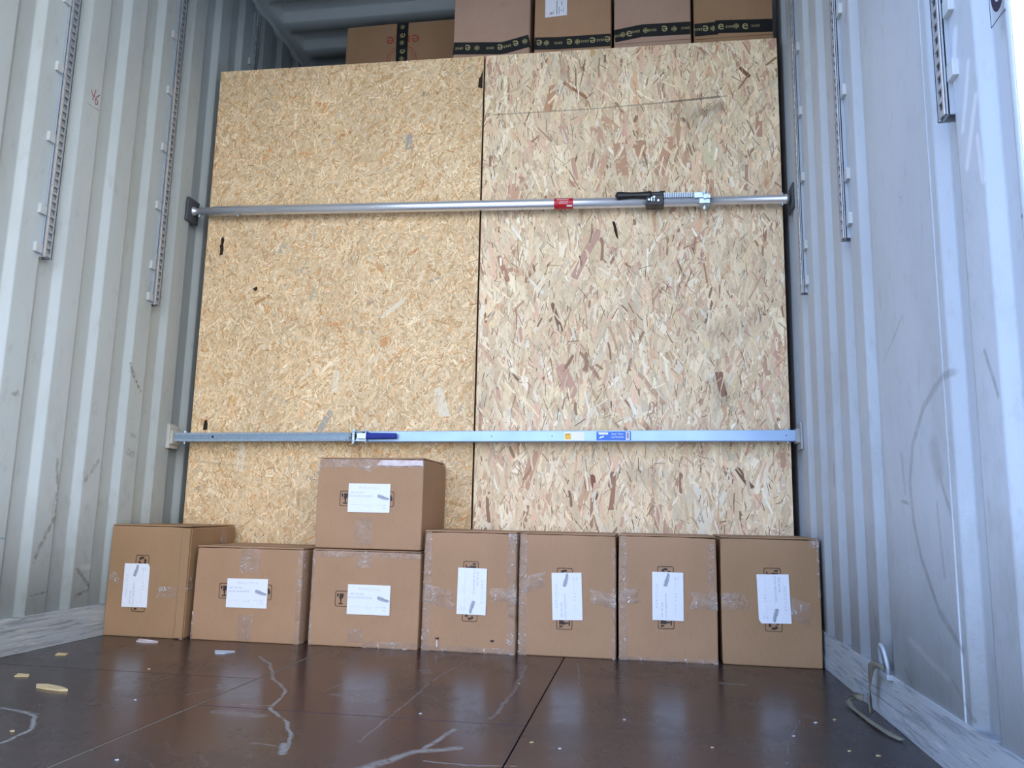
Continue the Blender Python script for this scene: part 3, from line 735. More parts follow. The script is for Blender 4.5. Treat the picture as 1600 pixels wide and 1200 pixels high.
def carton(x0, x1, z0, h, label, mat, icon, lab, rot, tapes, tilt=0, seed=0, art='ART: 08-1048', colour='COLOR: BEIGE/WHITE', yf=None, torn=False, extra=None, rz=0.0):
    w = x1-x0-.002; d = .315; cx = (x0+x1)/2
    yf = (-.362+.018*(cx+1.22)) if yf is None else yf
    root = empty('carton', (cx, yf, z0), label, 'cardboard box', 'shoe cartons stacked before the chipboard', (0, 0, rz))
    hh = h-.004
    carton_body('carton_shell', w, hh, d, mat, root, seed)
    flap_lines(root, w, hh, d, mat, seed)
    bow = lambda u, v: .003*4*(u/w+.5)*(.5-u/w)*4*(v/hh)*(1-v/hh) if abs(u) < w/2 and 0 < v < hh else 0
    handling_marks(root, icon[0]-cx, icon[1]-z0, rot, -.0040)
    shoe_label(root, lab[0]-cx, lab[1]-z0, rot+tilt, -.0052, art, colour, torn)
    for i, t in enumerate(tapes):
        u0, u1, v0, v1 = t[:4]; kw = t[4] if len(t) > 4 else {}
        tape_patch(root, (u0-.5)*w, (u1-.5)*w, v0*hh, v1*hh, seed=seed*31+i, bow=bow, **kw)
    if extra: extra(root, w, hh)
    return root
TW = dict(wrapz=.06)
def b3_extra(root, w, h):
    bm = BM(); r = random.Random(5)
    P = [(.06, .93), (.10, .985), (.49, .985), (.495, .92), (.47, .93), (.30, .922), (.12, .925)]
    vs = [bm.verts.new((u*w, -.0026, v*h)) for u, v in P]; bm.faces.new(vs)
    obj('plastic_strip', bm, M_PLAST, root)
def m_plast():
    s = N('milky_plastic_strip'); n = s.noise(s.pos(), 40, 3).outputs[0]
    return s.bsdf(s.mix(s.step(n, .4, .7), srgb(204, 192, 196), srgb(184, 166, 164)), .3, 0, s.bump(n, .5, .002))
M_PLAST = m_plast()
def b1_extra(root, w, h):
    bm = BM(); box(bm, (w/2-.030, -.0062, .004), (w/2+.0005, -.001, h-.006), .001, 1); obj('corner_flap', bm, M_CARD_D, root)
    bm = BM(); box(bm, (w/2-.001, .004, .006), (w/2+.0018, .31, .188), .0008, 1); obj('side_flap', bm, M_CARD_D, root)
    bm = BM(); box(bm, (w/2-.001, .004, .1905), (w/2+.0018, .31, h-.006), .0008, 1); obj('side_flap', bm, M_CARD_D, root)
    bm = BM(); rows = [[bm.verts.new((w/2+.0022+.0006*math.sin(k*2.1+j), .010+.085*k/8, .165+.05*j)) for j in range(2)] for k in range(9)]
    for A, B in zip(rows[:-1], rows[1:]): bm.faces.new((A[0], B[0], B[1], A[1]))
    obj('clear_tape', bm, M_TAPE, root, True)
    bm = BM(); poly(bm, [(w/2+.0024, .20, .01), (w/2+.0024, .245, .01), (w/2+.0024, .245, h-.006), (w/2+.0024, .20, h-.006)]); obj('clear_tape', bm, M_TAPE, root)
def crumple(u0, u1, v0, v1, **k): return (u0, u1, v0, v1, dict(wrinkle=.003, **k))
carton(-1.234, -.922, 0, .389, 'tall dull carton wedged against the wall, its right side open to view, label turned sideways', M_CARD_D, (-1.100, .185), (-1.1165, .1775), CCW,
       [(.66, 1, .36, .46, dict(torn='l', wrapx=.12, wrinkle=.002)), (.03, .17, .50, .60, dict(wrinkle=.003, torn='r', slope=-.5)), (.95, 1, .0, .36, dict(wrinkle=.002))], .01, 1, torn=True, extra=b1_extra)
carton(-.899, -.497, 0, .321, 'low wide carton standing alone between the tall wall-side carton and the stacked pair', M_CARD, (-.703, .170), (-.6955, .1642), UP,
       [(.42, .60, .74, 1, dict(torn='b', wrapz=.06)), crumple(.44, .57, .02, .28, torn='t'), (.955, 1, .0, 1, dict(wrapx=.05, wrinkle=.002)), (0, .02, 0, .3)], .01, 2)
carton(-.468, -.079, 0, .322, 'wide carton carrying another carton on its top', M_CARD, (-.278, .158), (-.2565, .1575), UP,
       [(0, 1, .93, 1, dict(wrinkle=.0016, wrapz=.05)), (.42, .56, .82, .95, dict(torn='b')), crumple(.36, .50, .05, .2, torn='t'), (.5, 1, 0, .07), (0, .025, 0, 1)], 0, 3, 'ART: 08-1046', 'COLOR: BEIGE/BROWN')
carton(-.466, -.081, .3255, .314, 'carton resting on top of another, pale plastic strip along its upper edge', M_CARD, (-.281, .497), (-.2725, .4995), UP,
       [(0, 1, .90, 1, dict(wrapz=.05, wrinkle=.0012)), (.37, .52, .86, 1, dict(torn='b', wrinkle=.003)), (.38, .54, .04, .34, dict(torn='b')), (0, .02, .7, 1)], 0, 4, 'ART: 301-337', 'COLOR: BLACK/WHITE', extra=b3_extra)
def b5_extra(root, w, h):
    for u in (-.325, .26):
        bm = BM(); box(bm, (u*w-.006, -.0036, .098*h), (u*w+.006, -.0006, .112*h)); obj('torn_hole', bm, M_PRINT, root)
    bm = BM(); poly(bm, [(-.335*w, -.0038, .035*h), (-.315*w, -.0042, .035*h), (-.318*w, -.0045, .095*h), (-.332*w, -.004, .095*h)]); obj('plastic_shred', bm, M_PLAST, root)
carton(-.072, .2485, 0, .394, 'upright carton right beside the stacked pair, broad clear tape down both sides', M_CARD, (.0935, .198), (.0988, .1978), CW,
       [(0, .085, 0, 1, dict(wrapx=-.05)), (.91, 1, 0, 1, dict(wrapx=.05)), crumple(.0, .34, .40, .56, torn='r', wrapx=-.05, slope=-.2), crumple(.72, 1, .43, .54, torn='l'), (0, 1, 0, .045)], -.01, 5, extra=b5_extra)
carton(.2545, .5765, 0, .394, 'upright carton with a tilted label, between two cartons whose tape meets its edges', M_CARD, (.4085, .185), (.4165, .1925), CCW,
       [(0, .085, 0, 1, dict(wrapx=-.05)), crumple(.02, .27, .50, .63, torn='r', slope=.3), crumple(.75, 1, .44, .56, torn='l', slope=-.2), (.965, 1, 0, .9, dict(wrapx=.04))], .035, 6)
carton(.5825, .898, 0, .396, 'upright carton next but one to the wall, long crushed tape down one edge', M_CARD, (.735, .200), (.7415, .204), CCW,
       [(.015, .085, 0, 1), crumple(0, .22, .45, .57, torn='r'), (.92, .975, .42, .95, dict(wrinkle=.003)), (.73, 1, .42, .56, dict(torn='l', wrinkle=.0016)), (.0, 1, .0, .03)], .0, 7)
carton(.9085, 1.2155, 0, .397, 'plain upright carton closest to the bluish wall, dented upper corner, clipped label', M_CARD_D, (1.068, .205), (1.071, .2075), CW,
       [crumple(0, .27, .43, .56, torn='r'), (.68, .9, .38, .56, dict(wrinkle=.002, torn='r', slope=-.4)), (.97, 1, .55, 1, dict(wrapx=.03)), (.9, 1, .93, 1)], .03, 8, torn=True)

# ------------------------------------------------------------------ large cartons behind the sheets
def black_tape(parent, pts, w, thick, motif, horiz=True, seed=0):
    """pts: centre line of the strip in face coordinates; motif: list of (position along, kind)"""
    bm = BM(); y = -thick
    nrm = []
    for i, p in enumerate(pts):
        a = Vector(pts[max(i-1, 0)]); b = Vector(pts[min(i+1, len(pts)-1)]); d = (b-a).normalized(); nrm.append(Vector((-d.y, d.x)))
    L = [bm.verts.new((p[0]+n.x*w/2, y, p[1]+n.y*w/2)) for p, n in zip(pts, nrm)]
    R_ = [bm.verts.new((p[0]-n.x*w/2, y, p[1]-n.y*w/2)) for p, n in zip(pts, nrm)]
    for i in range(len(pts)-1): bm.faces.new((L[i], L[i+1], R_[i+1], R_[i]))
    L2 = [bm.verts.new((v.co.x, 0, v.co.z)) for v in L]; R2 = [bm.verts.new((v.co.x, 0, v.co.z)) for v in R_]
    for i in range(len(pts)-1):
        bm.faces.new((L[i], L2[i], L2[i+1], L[i+1])); bm.faces.new((R_[i], R_[i+1], R2[i+1], R2[i]))
    t = obj('printed_black_tape', bm, M_TAPEBLK, parent)
    bm = BM()
    for (px, pz), kind, ang in motif:
        pl = rot_place(px, pz, ang, y-.0004)
        if kind == 'e':
            add_text(bm, 'e', .056, lambda u, v: pl(-u, -v+.0145))     # swirl letter, head down
        elif kind == 'w':
            add_text(bm, 'ERKE', .015, lambda u, v: pl(-u, -v+.005))
        else:
            for k in range(-2, 3):
                hgt = .013-.003*abs(k)
                poly(bm, [pl(k*.0045-.0010, -hgt), pl(k*.0045+.0010, -hgt), pl(k*.0045+.0010, hgt), pl(k*.0045-.0010, hgt)])
            poly(bm, [pl(-.011, -.0012), pl(.011, -.0012), pl(.011, .0012), pl(-.011, .0012)])
    obj('gold_print', bm, M_GOLD, t)['kind'] = 'stuff'
    return t
def big_carton(x0, x1, y, d, z0, z1, label, mat, seam, seed):
    cx = (x0+x1)/2; root = empty('large_carton', (cx, y, z0), label, 'cardboard box', 'large cartons above the chipboard')
    w = x1-x0; h = z1-z0
    carton_body('carton_shell', w, h, d, mat, root, seed, bow=.002)
    if seam is not None:
        zs = seam-z0
        for a, b in ((.004, zs-.0015), (zs+.0015, h-.004)):
            bm = BM(); box(bm, (-w/2+.003, -.0048, a), (w/2-.003, -.0008, b), .0012, 1); obj('flap', bm, mat, root)
    return root
def tape_on(root, cx, z0, pts, mot, w=.056, off=.0056):
    P = [(a-cx, b-z0) for a, b in pts]
    m = [((a-cx, b-z0), k, g) for a, b, k, g in mot]
    return black_tape(root, P, w, off, m)
Z0 = 2.16
c = big_carton(-.127, .205, .03, .62, Z0, 2.715, 'large pinkish carton over the joint of the sheets, black tape bent upward at one end', M_CARD_P, 2.405, 21)
tape_on(c, .039, Z0, [(-.125, 2.412), (.08, 2.397), (.10, 2.399), (.203, 2.422)],
        [(-.10, 2.41, 'w', 0), (-.062, 2.409, 'e', 0), (-.022, 2.406, 's', 0), (.035, 2.401, 'w', 0), (.078, 2.400, 'e', 0), (.108, 2.404, 'w', .2), (.145, 2.413, 'e', .2), (.183, 2.42, 's', .2)])
c = big_carton(.222, .545, .03, .62, Z0, 2.70, 'large tan carton with a white shipping label above its black tape', M_CARD, 2.40, 22)
tape_on(c, .3835, Z0, [(.224, 2.406), (.32, 2.400), (.543, 2.398)],
        [(.245, 2.407, 'e', 0), (.275, 2.405, 's', 0), (.325, 2.401, 'w', 0), (.372, 2.401, 'e', 0), (.405, 2.400, 's', 0), (.435, 2.400, 'w', 0), (.468, 2.40, 'e', 0), (.50, 2.40, 'w', 0), (.53, 2.40, 'e', 0)])
def ship_label(root, cx, z0):
    pl = lambda u, v: (u-cx, -.0062, v-z0)
    bm = BM(); poly(bm, [pl(.268, 2.521), pl(.360, 2.5255), pl(.360, 2.675), pl(.268, 2.675)])
    o = obj('shipping_label', bm, M_PAPER, root)
    bm = BM()
    for x, a, b, w in ((.303, 2.535, 2.552, .002), (.317, 2.532, 2.595, .004), (.327, 2.532, 2.565, .003), (.337, 2.545, 2.552, .005), (.346, 2.538, 2.562, .002), (.338, 2.572, 2.59, .004)):
        p2 = lambda u, v: (u-cx, -.0066, v-z0); poly(bm, [p2(x-w/2, a), p2(x+w/2, a), p2(x+w/2, b), p2(x-w/2, b)])
    obj('label_lines', bm, M_SHOE, o)
    bm = BM(); pl3 = rot_place(.287-cx, 2.538-z0, math.pi/2, -.0066); add_text(bm, 'e', .028, lambda u, v: pl3(-u, -v)); obj('label_logo', bm, M_RED, o)
ship_label(c, .3835, Z0)
c = big_carton(.556, .868, .03, .62, Z0, 2.69, 'large pinkish carton, black tape climbing in two overlapping lengths', M_CARD_P, 2.375, 23)
tape_on(c, .712, Z0, [(.558, 2.412), (.67, 2.428), (.866, 2.424)],
        [(.575, 2.412, 'w', .1), (.592, 2.416, 's', .1), (.618, 2.421, 'e', math.pi), (.645, 2.426, 'w', .1), (.685, 2.427, 's', 0), (.712, 2.427, 'w', 0), (.762, 2.427, 'e', 0), (.80, 2.425, 's', 0), (.845, 2.425, 'w', 0)])
c = big_carton(.879, 1.19, .03, .62, Z0, 2.68, 'large dull tan carton next to the bluish wall, black tape in two stepped lengths', M_CARD_D, 2.37, 24)
tape_on(c, 1.0345, Z0, [(.881, 2.412), (.97, 2.414), (.975, 2.414)], [(.895, 2.414, 'w', 0), (.925, 2.414, 'e', 0), (.955, 2.414, 's', 0)])
tape_on(c, 1.0345, Z0, [(.962, 2.420), (1.187, 2.408)], [(.985, 2.420, 'e', math.pi), (1.02, 2.416, 'w', 0), (1.045, 2.416, 's', 0), (1.08, 2.414, 'e', math.pi), (1.12, 2.411, 'w', 0)], off=.0064)
c = big_carton(-.745, -.150, .35, .50, 2.16, 2.776, 'large carton set further back under the roof, red print and an upright black tape', M_CARD_D, None, 25)
cxD = (-.745-.150)/2
def red_print(root):
    bm = BM(); pl = lambda u, v: (u-cxD, -.0030, v-2.16)
    add_text(bm, 'erke', .082, lambda u, v: pl(-u-.459, -v+2.705), 1.12)
    O = lambda r, n=40: [(-.462+r*math.cos(2*math.pi*i/n), 2.582+r*math.sin(2*math.pi*i/n)) for i in range(n)]
    ring_poly(bm, pl, O(.074), O(.0705)); ring_poly(bm, pl, O(.060), O(.0575))
    add_text(bm, 'e', .12, lambda u, v: pl(-u-.462, -v+2.61))
    obj('red_print', bm, M_RED, root)
red_print(c)
def vtape(root):
    black_tape(root, [(-.463-cxD, 2.772-2.16), (-.463-cxD, 2.64-2.16), (-.460-cxD, 2.50-2.16), (-.463-cxD, .02)], .056, .0042,
               [((-.463-cxD, 2.705-2.16), 'e', -math.pi/2), ((-.463-cxD, 2.668-2.16), 's', math.pi/2), ((-.461-cxD, 2.622-2.16), 'e', -math.pi/2), ((-.461-cxD, 2.585-2.16), 's', math.pi/2), ((-.463-cxD, 2.75-2.16), 's', math.pi/2)])
vtape(c)
# tall cartons that carry the upper row, hidden behind the sheets
for i, (a, b) in enumerate([(-1.165, -.76), (-.745, -.145), (-.127, .205), (.222, .545), (.556, .868), (.879, 1.19)]):
    bm = BM(); box(bm, (a, .030, 0), (b, .86, 2.158), .004)
    o = obj('tall_carton', bm, M_CARD_D); tag(o, 'tall carton standing behind the chipboard under the upper row, %s' % ['first from the darker wall', 'second from the darker wall', 'behind the joint', 'under the labelled one', 'third from the bluish wall' if 0 else 'second from the bluish wall', 'next to the bluish wall'][i], 'cardboard box', 'tall cartons behind the chipboard')

# ------------------------------------------------------------------ lashing rails on the side walls
def rail(side, y0, label, tab_side=-1, zb=1.235, zt=2.90):
    """slotted rail standing in a recess of the sheet, tied to the next crest by short tabs"""
    sgn = -1 if side == 'l' else 1; X = XL if side == 'l' else XR
    W = .034; face = X-sgn*.018; back = X+sgn*.016
    root = empty('lashing_rail', (X, y0, zb), label, 'lashing rail', 'slotted lashing rails on the side walls')
    lo, hi = (0, zt-zb)
    def bx(bm, xa, xb, ya, yb, za, zb_, bev=0): box(bm, (min(xa, xb)-X, ya, za), (max(xa, xb)-X, yb, zb_), bev, 1)
    bm = BM(); bx(bm, face, back, 0, .003, lo, hi); bx(bm, face, back, W-.003, W, lo, hi); bx(bm, face+sgn*.0065, face+sgn*.009, 0, W, lo, hi)
    obj('rail_channel', bm, M_RAIL, root)
    bm = BM(); t = face+sgn*.003
    bx(bm, face, t, 0, .008, lo, hi); bx(bm, face, t, W-.008, W, lo, hi)
    z = .004
    while z < hi-.02:
        bx(bm, face, t, .008, W-.008, z, z+.010); z += .0262
    obj('slotted_face', bm, M_RAIL, root)
    bm = BM(); bx(bm, face-sgn*.0012, face+sgn*.001, -.0015, .0035, lo, hi); obj('rail_edge_strip', bm, M_ALU, root)  # thin brighter strip along the near edge of the rail
    k = 0
    for zt_ in [1.262]+[1.389+.246*i for i in range(7)]:
        if zt_ > zt-.05: break
        bm = BM(); bx(bm, X-sgn*.010, X+sgn*.001, -.028, .001, zt_-.016-zb, zt_+.016-zb, .001); obj('weld_tab', bm, M_TAB, root)
    return root
rail('l', -.852, 'slotted rail on the left wall, closest to the doors')
rail('l', -.262, 'slotted rail on the left wall just before the chipboard')
rail('l', .348, 'slotted rail on the left wall showing above the chipboard, the nearer of two')
rail('l', .948, 'slotted rail deepest on the left wall below the roof edge')
rail('r', -1.575, 'slotted rail on the right wall, closest to the doors', zb=1.185)
rail('r', -.832, 'slotted rail on the right wall, middle of the three', zb=1.215)
rail('r', -.250, 'slotted rail on the right wall just before the chipboard', zb=1.225)

# ------------------------------------------------------------------ upper load bar (round)
def upper_bar():
    zL, zR = 1.700, 1.645
    ang = math.atan2(zL-zR, XR-XL)
    root = empty('load_bar', (XL, -.047, zL), 'round aluminium load bar with black ratchet handle and red sticker', 'load bar', None, (0, ang, 0))
    S = lambda x: (x-XL)/math.cos(ang); Ltot = S(XR)
    bm = BM(); box(bm, (.0, -.043, -.052), (.014, .043, .052), .006, 3); obj('end_pad', bm, M_RUBBER, root, True)
    bm = BM(); lathe_x(bm, [(.012, .020), (.020, .020), (.024, .013), (.045, .013), (.048, .016), (.115, .0175), (.118, .0205)]); obj('end_joint', bm, M_ALU_IN, root, True)
    bm = BM()
    for x in (.042, .219):
        bm = BM(); cyl(bm, (x, 0, -.024), (x, 0, .024), .0032, n=10)
        for sg in (-1, 1): cyl(bm, (x, 0, sg*.0205), (x, 0, sg*.0255), .006, .0045, n=12)
        obj('rivet', bm, M_ZINC, root)
    bm = BM(); lathe_x(bm, [(.112, .0195), (.113, .021), (S(.905)-.001, .021), (S(.905), .0195)], 40); obj('outer_tube', bm, M_ALU, root, True)
    bm = BM(); lathe_x(bm, [(S(.90), .0168), (Ltot-.03, .0168), (Ltot-.028, .019), (Ltot-.014, .019)], 32); obj('inner_tube', bm, M_ALU_IN, root, True)
    bm = BM(); box(bm, (Ltot-.008, -.040, -.05), (Ltot-.001, .040, .05), .003, 3); obj('end_pad', bm, M_RUBBER, root, True)
    bm = BM(); cyl(bm, (Ltot-.036, 0, -.024), (Ltot-.036, 0, .024), .004, n=10); obj('rivet', bm, M_ZINC, root)
    # red sticker wrapped on the front of the tube
    bm = BM(); a, b = S(.326), S(.401); rows = []
    for i in range(15):
        t = math.radians(-100+200*i/14); rows.append([bm.verts.new((x, -.0214*math.cos(t), .0214*math.sin(t))) for x in (a, b)])
    for A, B in zip(rows[:-1], rows[1:]): bm.faces.new((A[0], A[1], B[1], B[0]))
    st = obj('red_sticker', bm, M_REDST, root, True)
    bm = BM()
    wrap = lambda u, v: ((a+b)/2+u, -.0217*math.cos(v/.0214), .0217*math.sin(v/.0214))
    add_text(bm, 'WARNING', .010, lambda u, v: wrap(u-.004, v+.006)); add_text(bm, 'CARGO BAR', .006, lambda u, v: wrap(u, v-.002)); add_text(bm, 'READ MANUAL', .005, lambda u, v: wrap(u, v-.008))
    poly(bm, [wrap(.012, -.013), wrap(.034, -.013), wrap(.034, -.020), wrap(.012, -.020)])
    obj('sticker_print', bm, M_WHITEST, st)
    # ratchet housing
    h0, h1 = S(.682), S(.750)
    bm = BM(); box(bm, (h0, -.034, -.026), (h1, .020, .016), .004, 2); box(bm, (h0+.006, -.030, .010), (h1-.002, .018, .030), .005, 2)
    box(bm, (h1-.018, -.024, .024), (h1+.004, .012, .035), .004, 2); obj('ratchet_housing', bm, M_BLACKP, root)
    bm = BM()
    for x, z in ((h0+.011, -.006), (h0+.046, -.010), (h0+.030, .004)):
        bm = BM(); cyl(bm, (x, -.040, z), (x, -.033, z), .0045, .0035, n=12); obj('rivet', bm, M_ZINC, root)
    bm = BM()
    cyl(bm, (h0+.050, -.004, .030), (h0+.050, -.004, .042), .004, n=12)
    obj('top_screw', bm, M_ZINC, root)
    for a, b, c in ((h0+.018, h0+.024, .006), (h0+.028, h0+.033, .0)):
        bm = BM(); box(bm, (a, -.0365, -.012), (b, -.033, c), .001, 1); obj('pawl', bm, M_ZINC, root)
    bm = BM(); s0 = S(.563); n = 16; rings = []
    for i in range(n+1):
        t = i/n; x = s0+(h0+.020-s0)*t
        r_ = .0165*math.sqrt(max(0, 1-(1-min(1, t/.10))**2)) if t < .10 else .0165-.0045*math.sin(min(1, (t-.1)/.9)*math.pi)
        r_ = max(r_, .001); zc = .0165+.001*math.sin(t*3)
        rings.append([bm.verts.new((x, -.026+r_*.85*math.cos(2*math.pi*k/16), zc+r_*math.sin(2*math.pi*k/16))) for k in range(16)])
    for A, B in zip(rings[:-1], rings[1:]):
        for k in range(16): bm.faces.new((A[k], A[(k+1) % 16], B[(k+1) % 16], B[k]))
    bm.faces.new(rings[0][::-1]); bm.faces.new(rings[-1]); obj('lever_handle', bm, M_BLACKP, root, True)
    # toothed rack lying along the tube
    r0, r1 = h1-.004, S(.862)
    bm = BM(); box(bm, (r0, -.024, .006), (r1, -.014, .0235), .001, 1); obj('rack_core', bm, M_ZINC_D, root); bm = BM()
    x = r0+.002
    while x < r1-.004:
        box(bm, (x, -.0290, .0050), (x+.0042, -.0235, .0250)); x += .0085
    obj('rack_teeth', bm, M_TOOTH, root)['kind'] = 'stuff'
    bm = BM(); box(bm, (r1-.002, -.030, .000), (r1+.034, -.008, .0245), .002, 1); box(bm, (r1+.018, -.026, -.021), (r1+.060, .020, .020), .002, 1)
    box(bm, (r1+.034, -.032, -.003), (r1+.062, -.024, .014), .002, 1); obj('steel_clamp', bm, M_ZINC, root)
    bm = BM(); xb = r1+.040
    cyl(bm, (xb, -.012, -.038), (xb, -.012, .034), .004, n=12); cyl(bm, (xb, -.012, -.040), (xb, -.012, -.030), .0075, n=6); cyl(bm, (xb, -.012, .024), (xb, -.012, .031), .0078, n=6)
    cyl(bm, (xb, -.034, .004), (xb, -.030, .004), .008, n=6); obj('clamp_bolt', bm, M_ZINC, root)
upper_bar()

# ------------------------------------------------------------------ lower load bar (square)
def lower_bar():
    zL, zR = .7335, .7515
    ang = -math.atan2(zR-zL, XR-XL)
    root = empty('load_bar', (XL, -.046, zL), 'square galvanised load bar with dark blue lever and blue sticker, nearer the floor', 'load bar', None, (0, ang, 0))
    S = lambda x: (x-XL); L = S(XR)-.001
    # left foot: cream plastic block with a steel pin
    bm = BM(); box(bm, (0, -.036, -.046), (.016, .036, .046), .004, 2); box(bm, (.012, -.030, -.028), (.026, .030, .026), .004, 2); box(bm, (0, -.036, .03), (.008, .02, .054), .002, 1); obj('end_foot', bm, M_CREAM, root)
    bm = BM(); cyl(bm, (.062, 0, -.026), (.062, 0, .026), .005, n=12); cyl(bm, (.062, 0, .019), (.062, 0, .027), .008, .006, n=12); obj('foot_pin', bm, M_ZINC, root)
    # inner toothed bar
    i1 = S(-.43)
    bm = BM(); box(bm, (.024, -.0150, -.0172), (i1, .0165, .0172), .002, 1); obj('inner_bar', bm, M_ZINC_D, root)
    bm = BM(); x = .028
    while x < S(-.462):
        for z0_, z1_ in ((.0085, .0175), (-.0175, -.0085)):
            vs = [bm.verts.new((x, -.0150, z0_)), bm.verts.new((x+.0022, -.0205, z0_)), bm.verts.new((x+.0044, -.0150, z0_)), bm.verts.new((x, -.0150, z1_)), bm.verts.new((x+.0022, -.0205, z1_)), bm.verts.new((x+.0044, -.0150, z1_))]
            bm.faces.new((vs[0], vs[1], vs[4], vs[3])); bm.faces.new((vs[1], vs[2], vs[5], vs[4])); bm.faces.new(vs[3:]); bm.faces.new(vs[:3][::-1])
        x += .0066
    t = obj('bar_teeth', bm, M_TOOTH, root); t['kind'] = 'stuff'
    bm = BM(); cyl(bm, (S(-1.042), -.0156, .001), (S(-1.042), -.0140, .001), .0045, n=12); obj('drilled_hole', bm, M_HOLE, root)
    # outer box section
    bm = BM(); o0 = S(-.425); box(bm, (o0, -.020, -.0205), (L-.020, .020, .0205), .003, 2); obj('outer_bar', bm, M_BAR, root)
    bm = BM()
    for x in (S(.33), S(.10), S(1.17)): cyl(bm, (x, -.0204, .0), (x, -.019, .0), .0022, n=8)
    obj('drilled_hole', bm, M_HOLE, root)
    # right foot
    bm = BM(); box(bm, (L-.008, -.036, -.050), (L, .036, .046), .002, 2); box(bm, (L-.022, -.026, -.026), (L-.006, .026, .026), .003, 1); obj('end_foot', bm, M_GREYP, root)
    bm = BM(); cyl(bm, (L-.045, 0, -.026), (L-.045, 0, .028), .005, n=12); cyl(bm, (L-.045, 0, .019), (L-.045, 0, .028), .008, .006, n=12); obj('foot_pin', bm, M_ZINC, root)
    # clamp collar and lever
    cx = S(-.447)
    bm = BM(); box(bm, (cx-.003, -.030, -.030), (cx+.003, .024, .030), .001, 1); lathe_x(bm, [(cx-.014, .006), (cx-.013, .012), (cx-.005, .013), (cx-.004, .008)], 16, cy=-.024, cz=.002); obj('clamp_collar', bm, M_ZINC, root)
    bm = BM()
    box(bm, (cx+.003, -.044, .0165), (cx+.058, -.020, .0195), .001, 1); box(bm, (cx+.003, -.044, -.0205), (cx+.058, -.020, -.0175), .001, 1)
    box(bm, (cx+.003, -.024, -.018), (cx+.050, -.0205, .017), 0); obj('lever_bracket', bm, M_ZINC, root)
    bm = BM(); box(bm, (cx+.020, -.041, -.0105), (cx+.062, -.030, .0125), .001, 1); obj('lever_root', bm, M_ZINC, root)
    bm = BM(); box(bm, (cx+.012, -.038, -.006), (cx+.020, -.026, .008), .001, 1); box(bm, (cx+.040, -.040, .0125), (cx+.052, -.026, .0185), .001, 1); obj('lever_spring', bm, M_HOLE, root)
    bm = BM(); cyl(bm, (cx+.006, -.034, -.026), (cx+.006, -.034, .028), .0045, n=12); cyl(bm, (cx+.054, -.034, -.024), (cx+.054, -.034, .027), .0035, n=12); cyl(bm, (cx+.054, -.034, .019), (cx+.054, -.034, .026), .006, .004, n=12); obj('lever_pin', bm, M_ZINC, root)
    bm = BM(); box(bm, (cx+.058, -.046, -.0115), (cx+.178, -.030, .0130), .004, 3)
    for v in bm.verts:
        if v.co.x > cx+.168: v.co.z *= .86; v.co.y += .002
    obj('lever_grip', bm, M_BLUE, root, True)
    bm = BM(); box(bm, (cx+.118, -.0466, -.004), (cx+.160, -.0455, .005), .0003, 1); obj('grip_rib', bm, M_BLUE, root)
    # stickers
    def plate(name, x0, x1, z0, z1, mat, y=-.0203, par=root):
        bm = BM(); poly(bm, [(x0, y, z0), (x1, y, z0), (x1, y, z1), (x0, y, z1)]); return obj(name, bm, mat, par)
    a = S(.376); st = plate('white_sticker', a, a+.074, -.017, .0155, M_WHITEST)
    plate('yellow_field', a+.002, a+.024, -.012, .009, M_YELST, -.0206, st)
    bm = BM(); add_text(bm, 'KIT', .009, lambda u, v: (a+.012+u, -.0209, v+.003)); obj('yellow_field_print', bm, M_PRINT, st)
    a = S(.495); st = plate('blue_sticker', a, a+.127, -.0165, .0165, M_BLUEST)
    bm = BM(); y = -.0206
    poly(bm, [(a+.010, y, .005), (a+.043, y, .005), (a+.043, y, .0135), (a+.006, y, .0135)])
    poly(bm, [(a+.010, y, -.010), (a+.028, y, -.004), (a+.028, y, .001), (a+.012, y, -.003)])
    add_text(bm, 'Inner Vario', .0115, lambda u, v: (a+.077+u, y, v+.004), .8); add_text(bm, 'Load Restraint', .0105, lambda u, v: (a+.077+u, y, v-.007), .76)
    poly(bm, [(a+.108, y, -.0145), (a+.122, y, -.0145), (a+.122, y, .0145), (a+.108, y, .0145)])
    obj('sticker_print', bm, M_WHITEST, st)
    bm = BM(); y = -.0209; add_text(bm, '.. www  www ..', .006, lambda u, v: (a+.072+u, -.0207, v-.0145)); poly(bm, [(a+.111, y, -.010), (a+.119, y, -.010), (a+.119, y, .012), (a+.111, y, .012)]); obj('sticker_fine_print', bm, M_GREYTXT, st)
lower_bar()

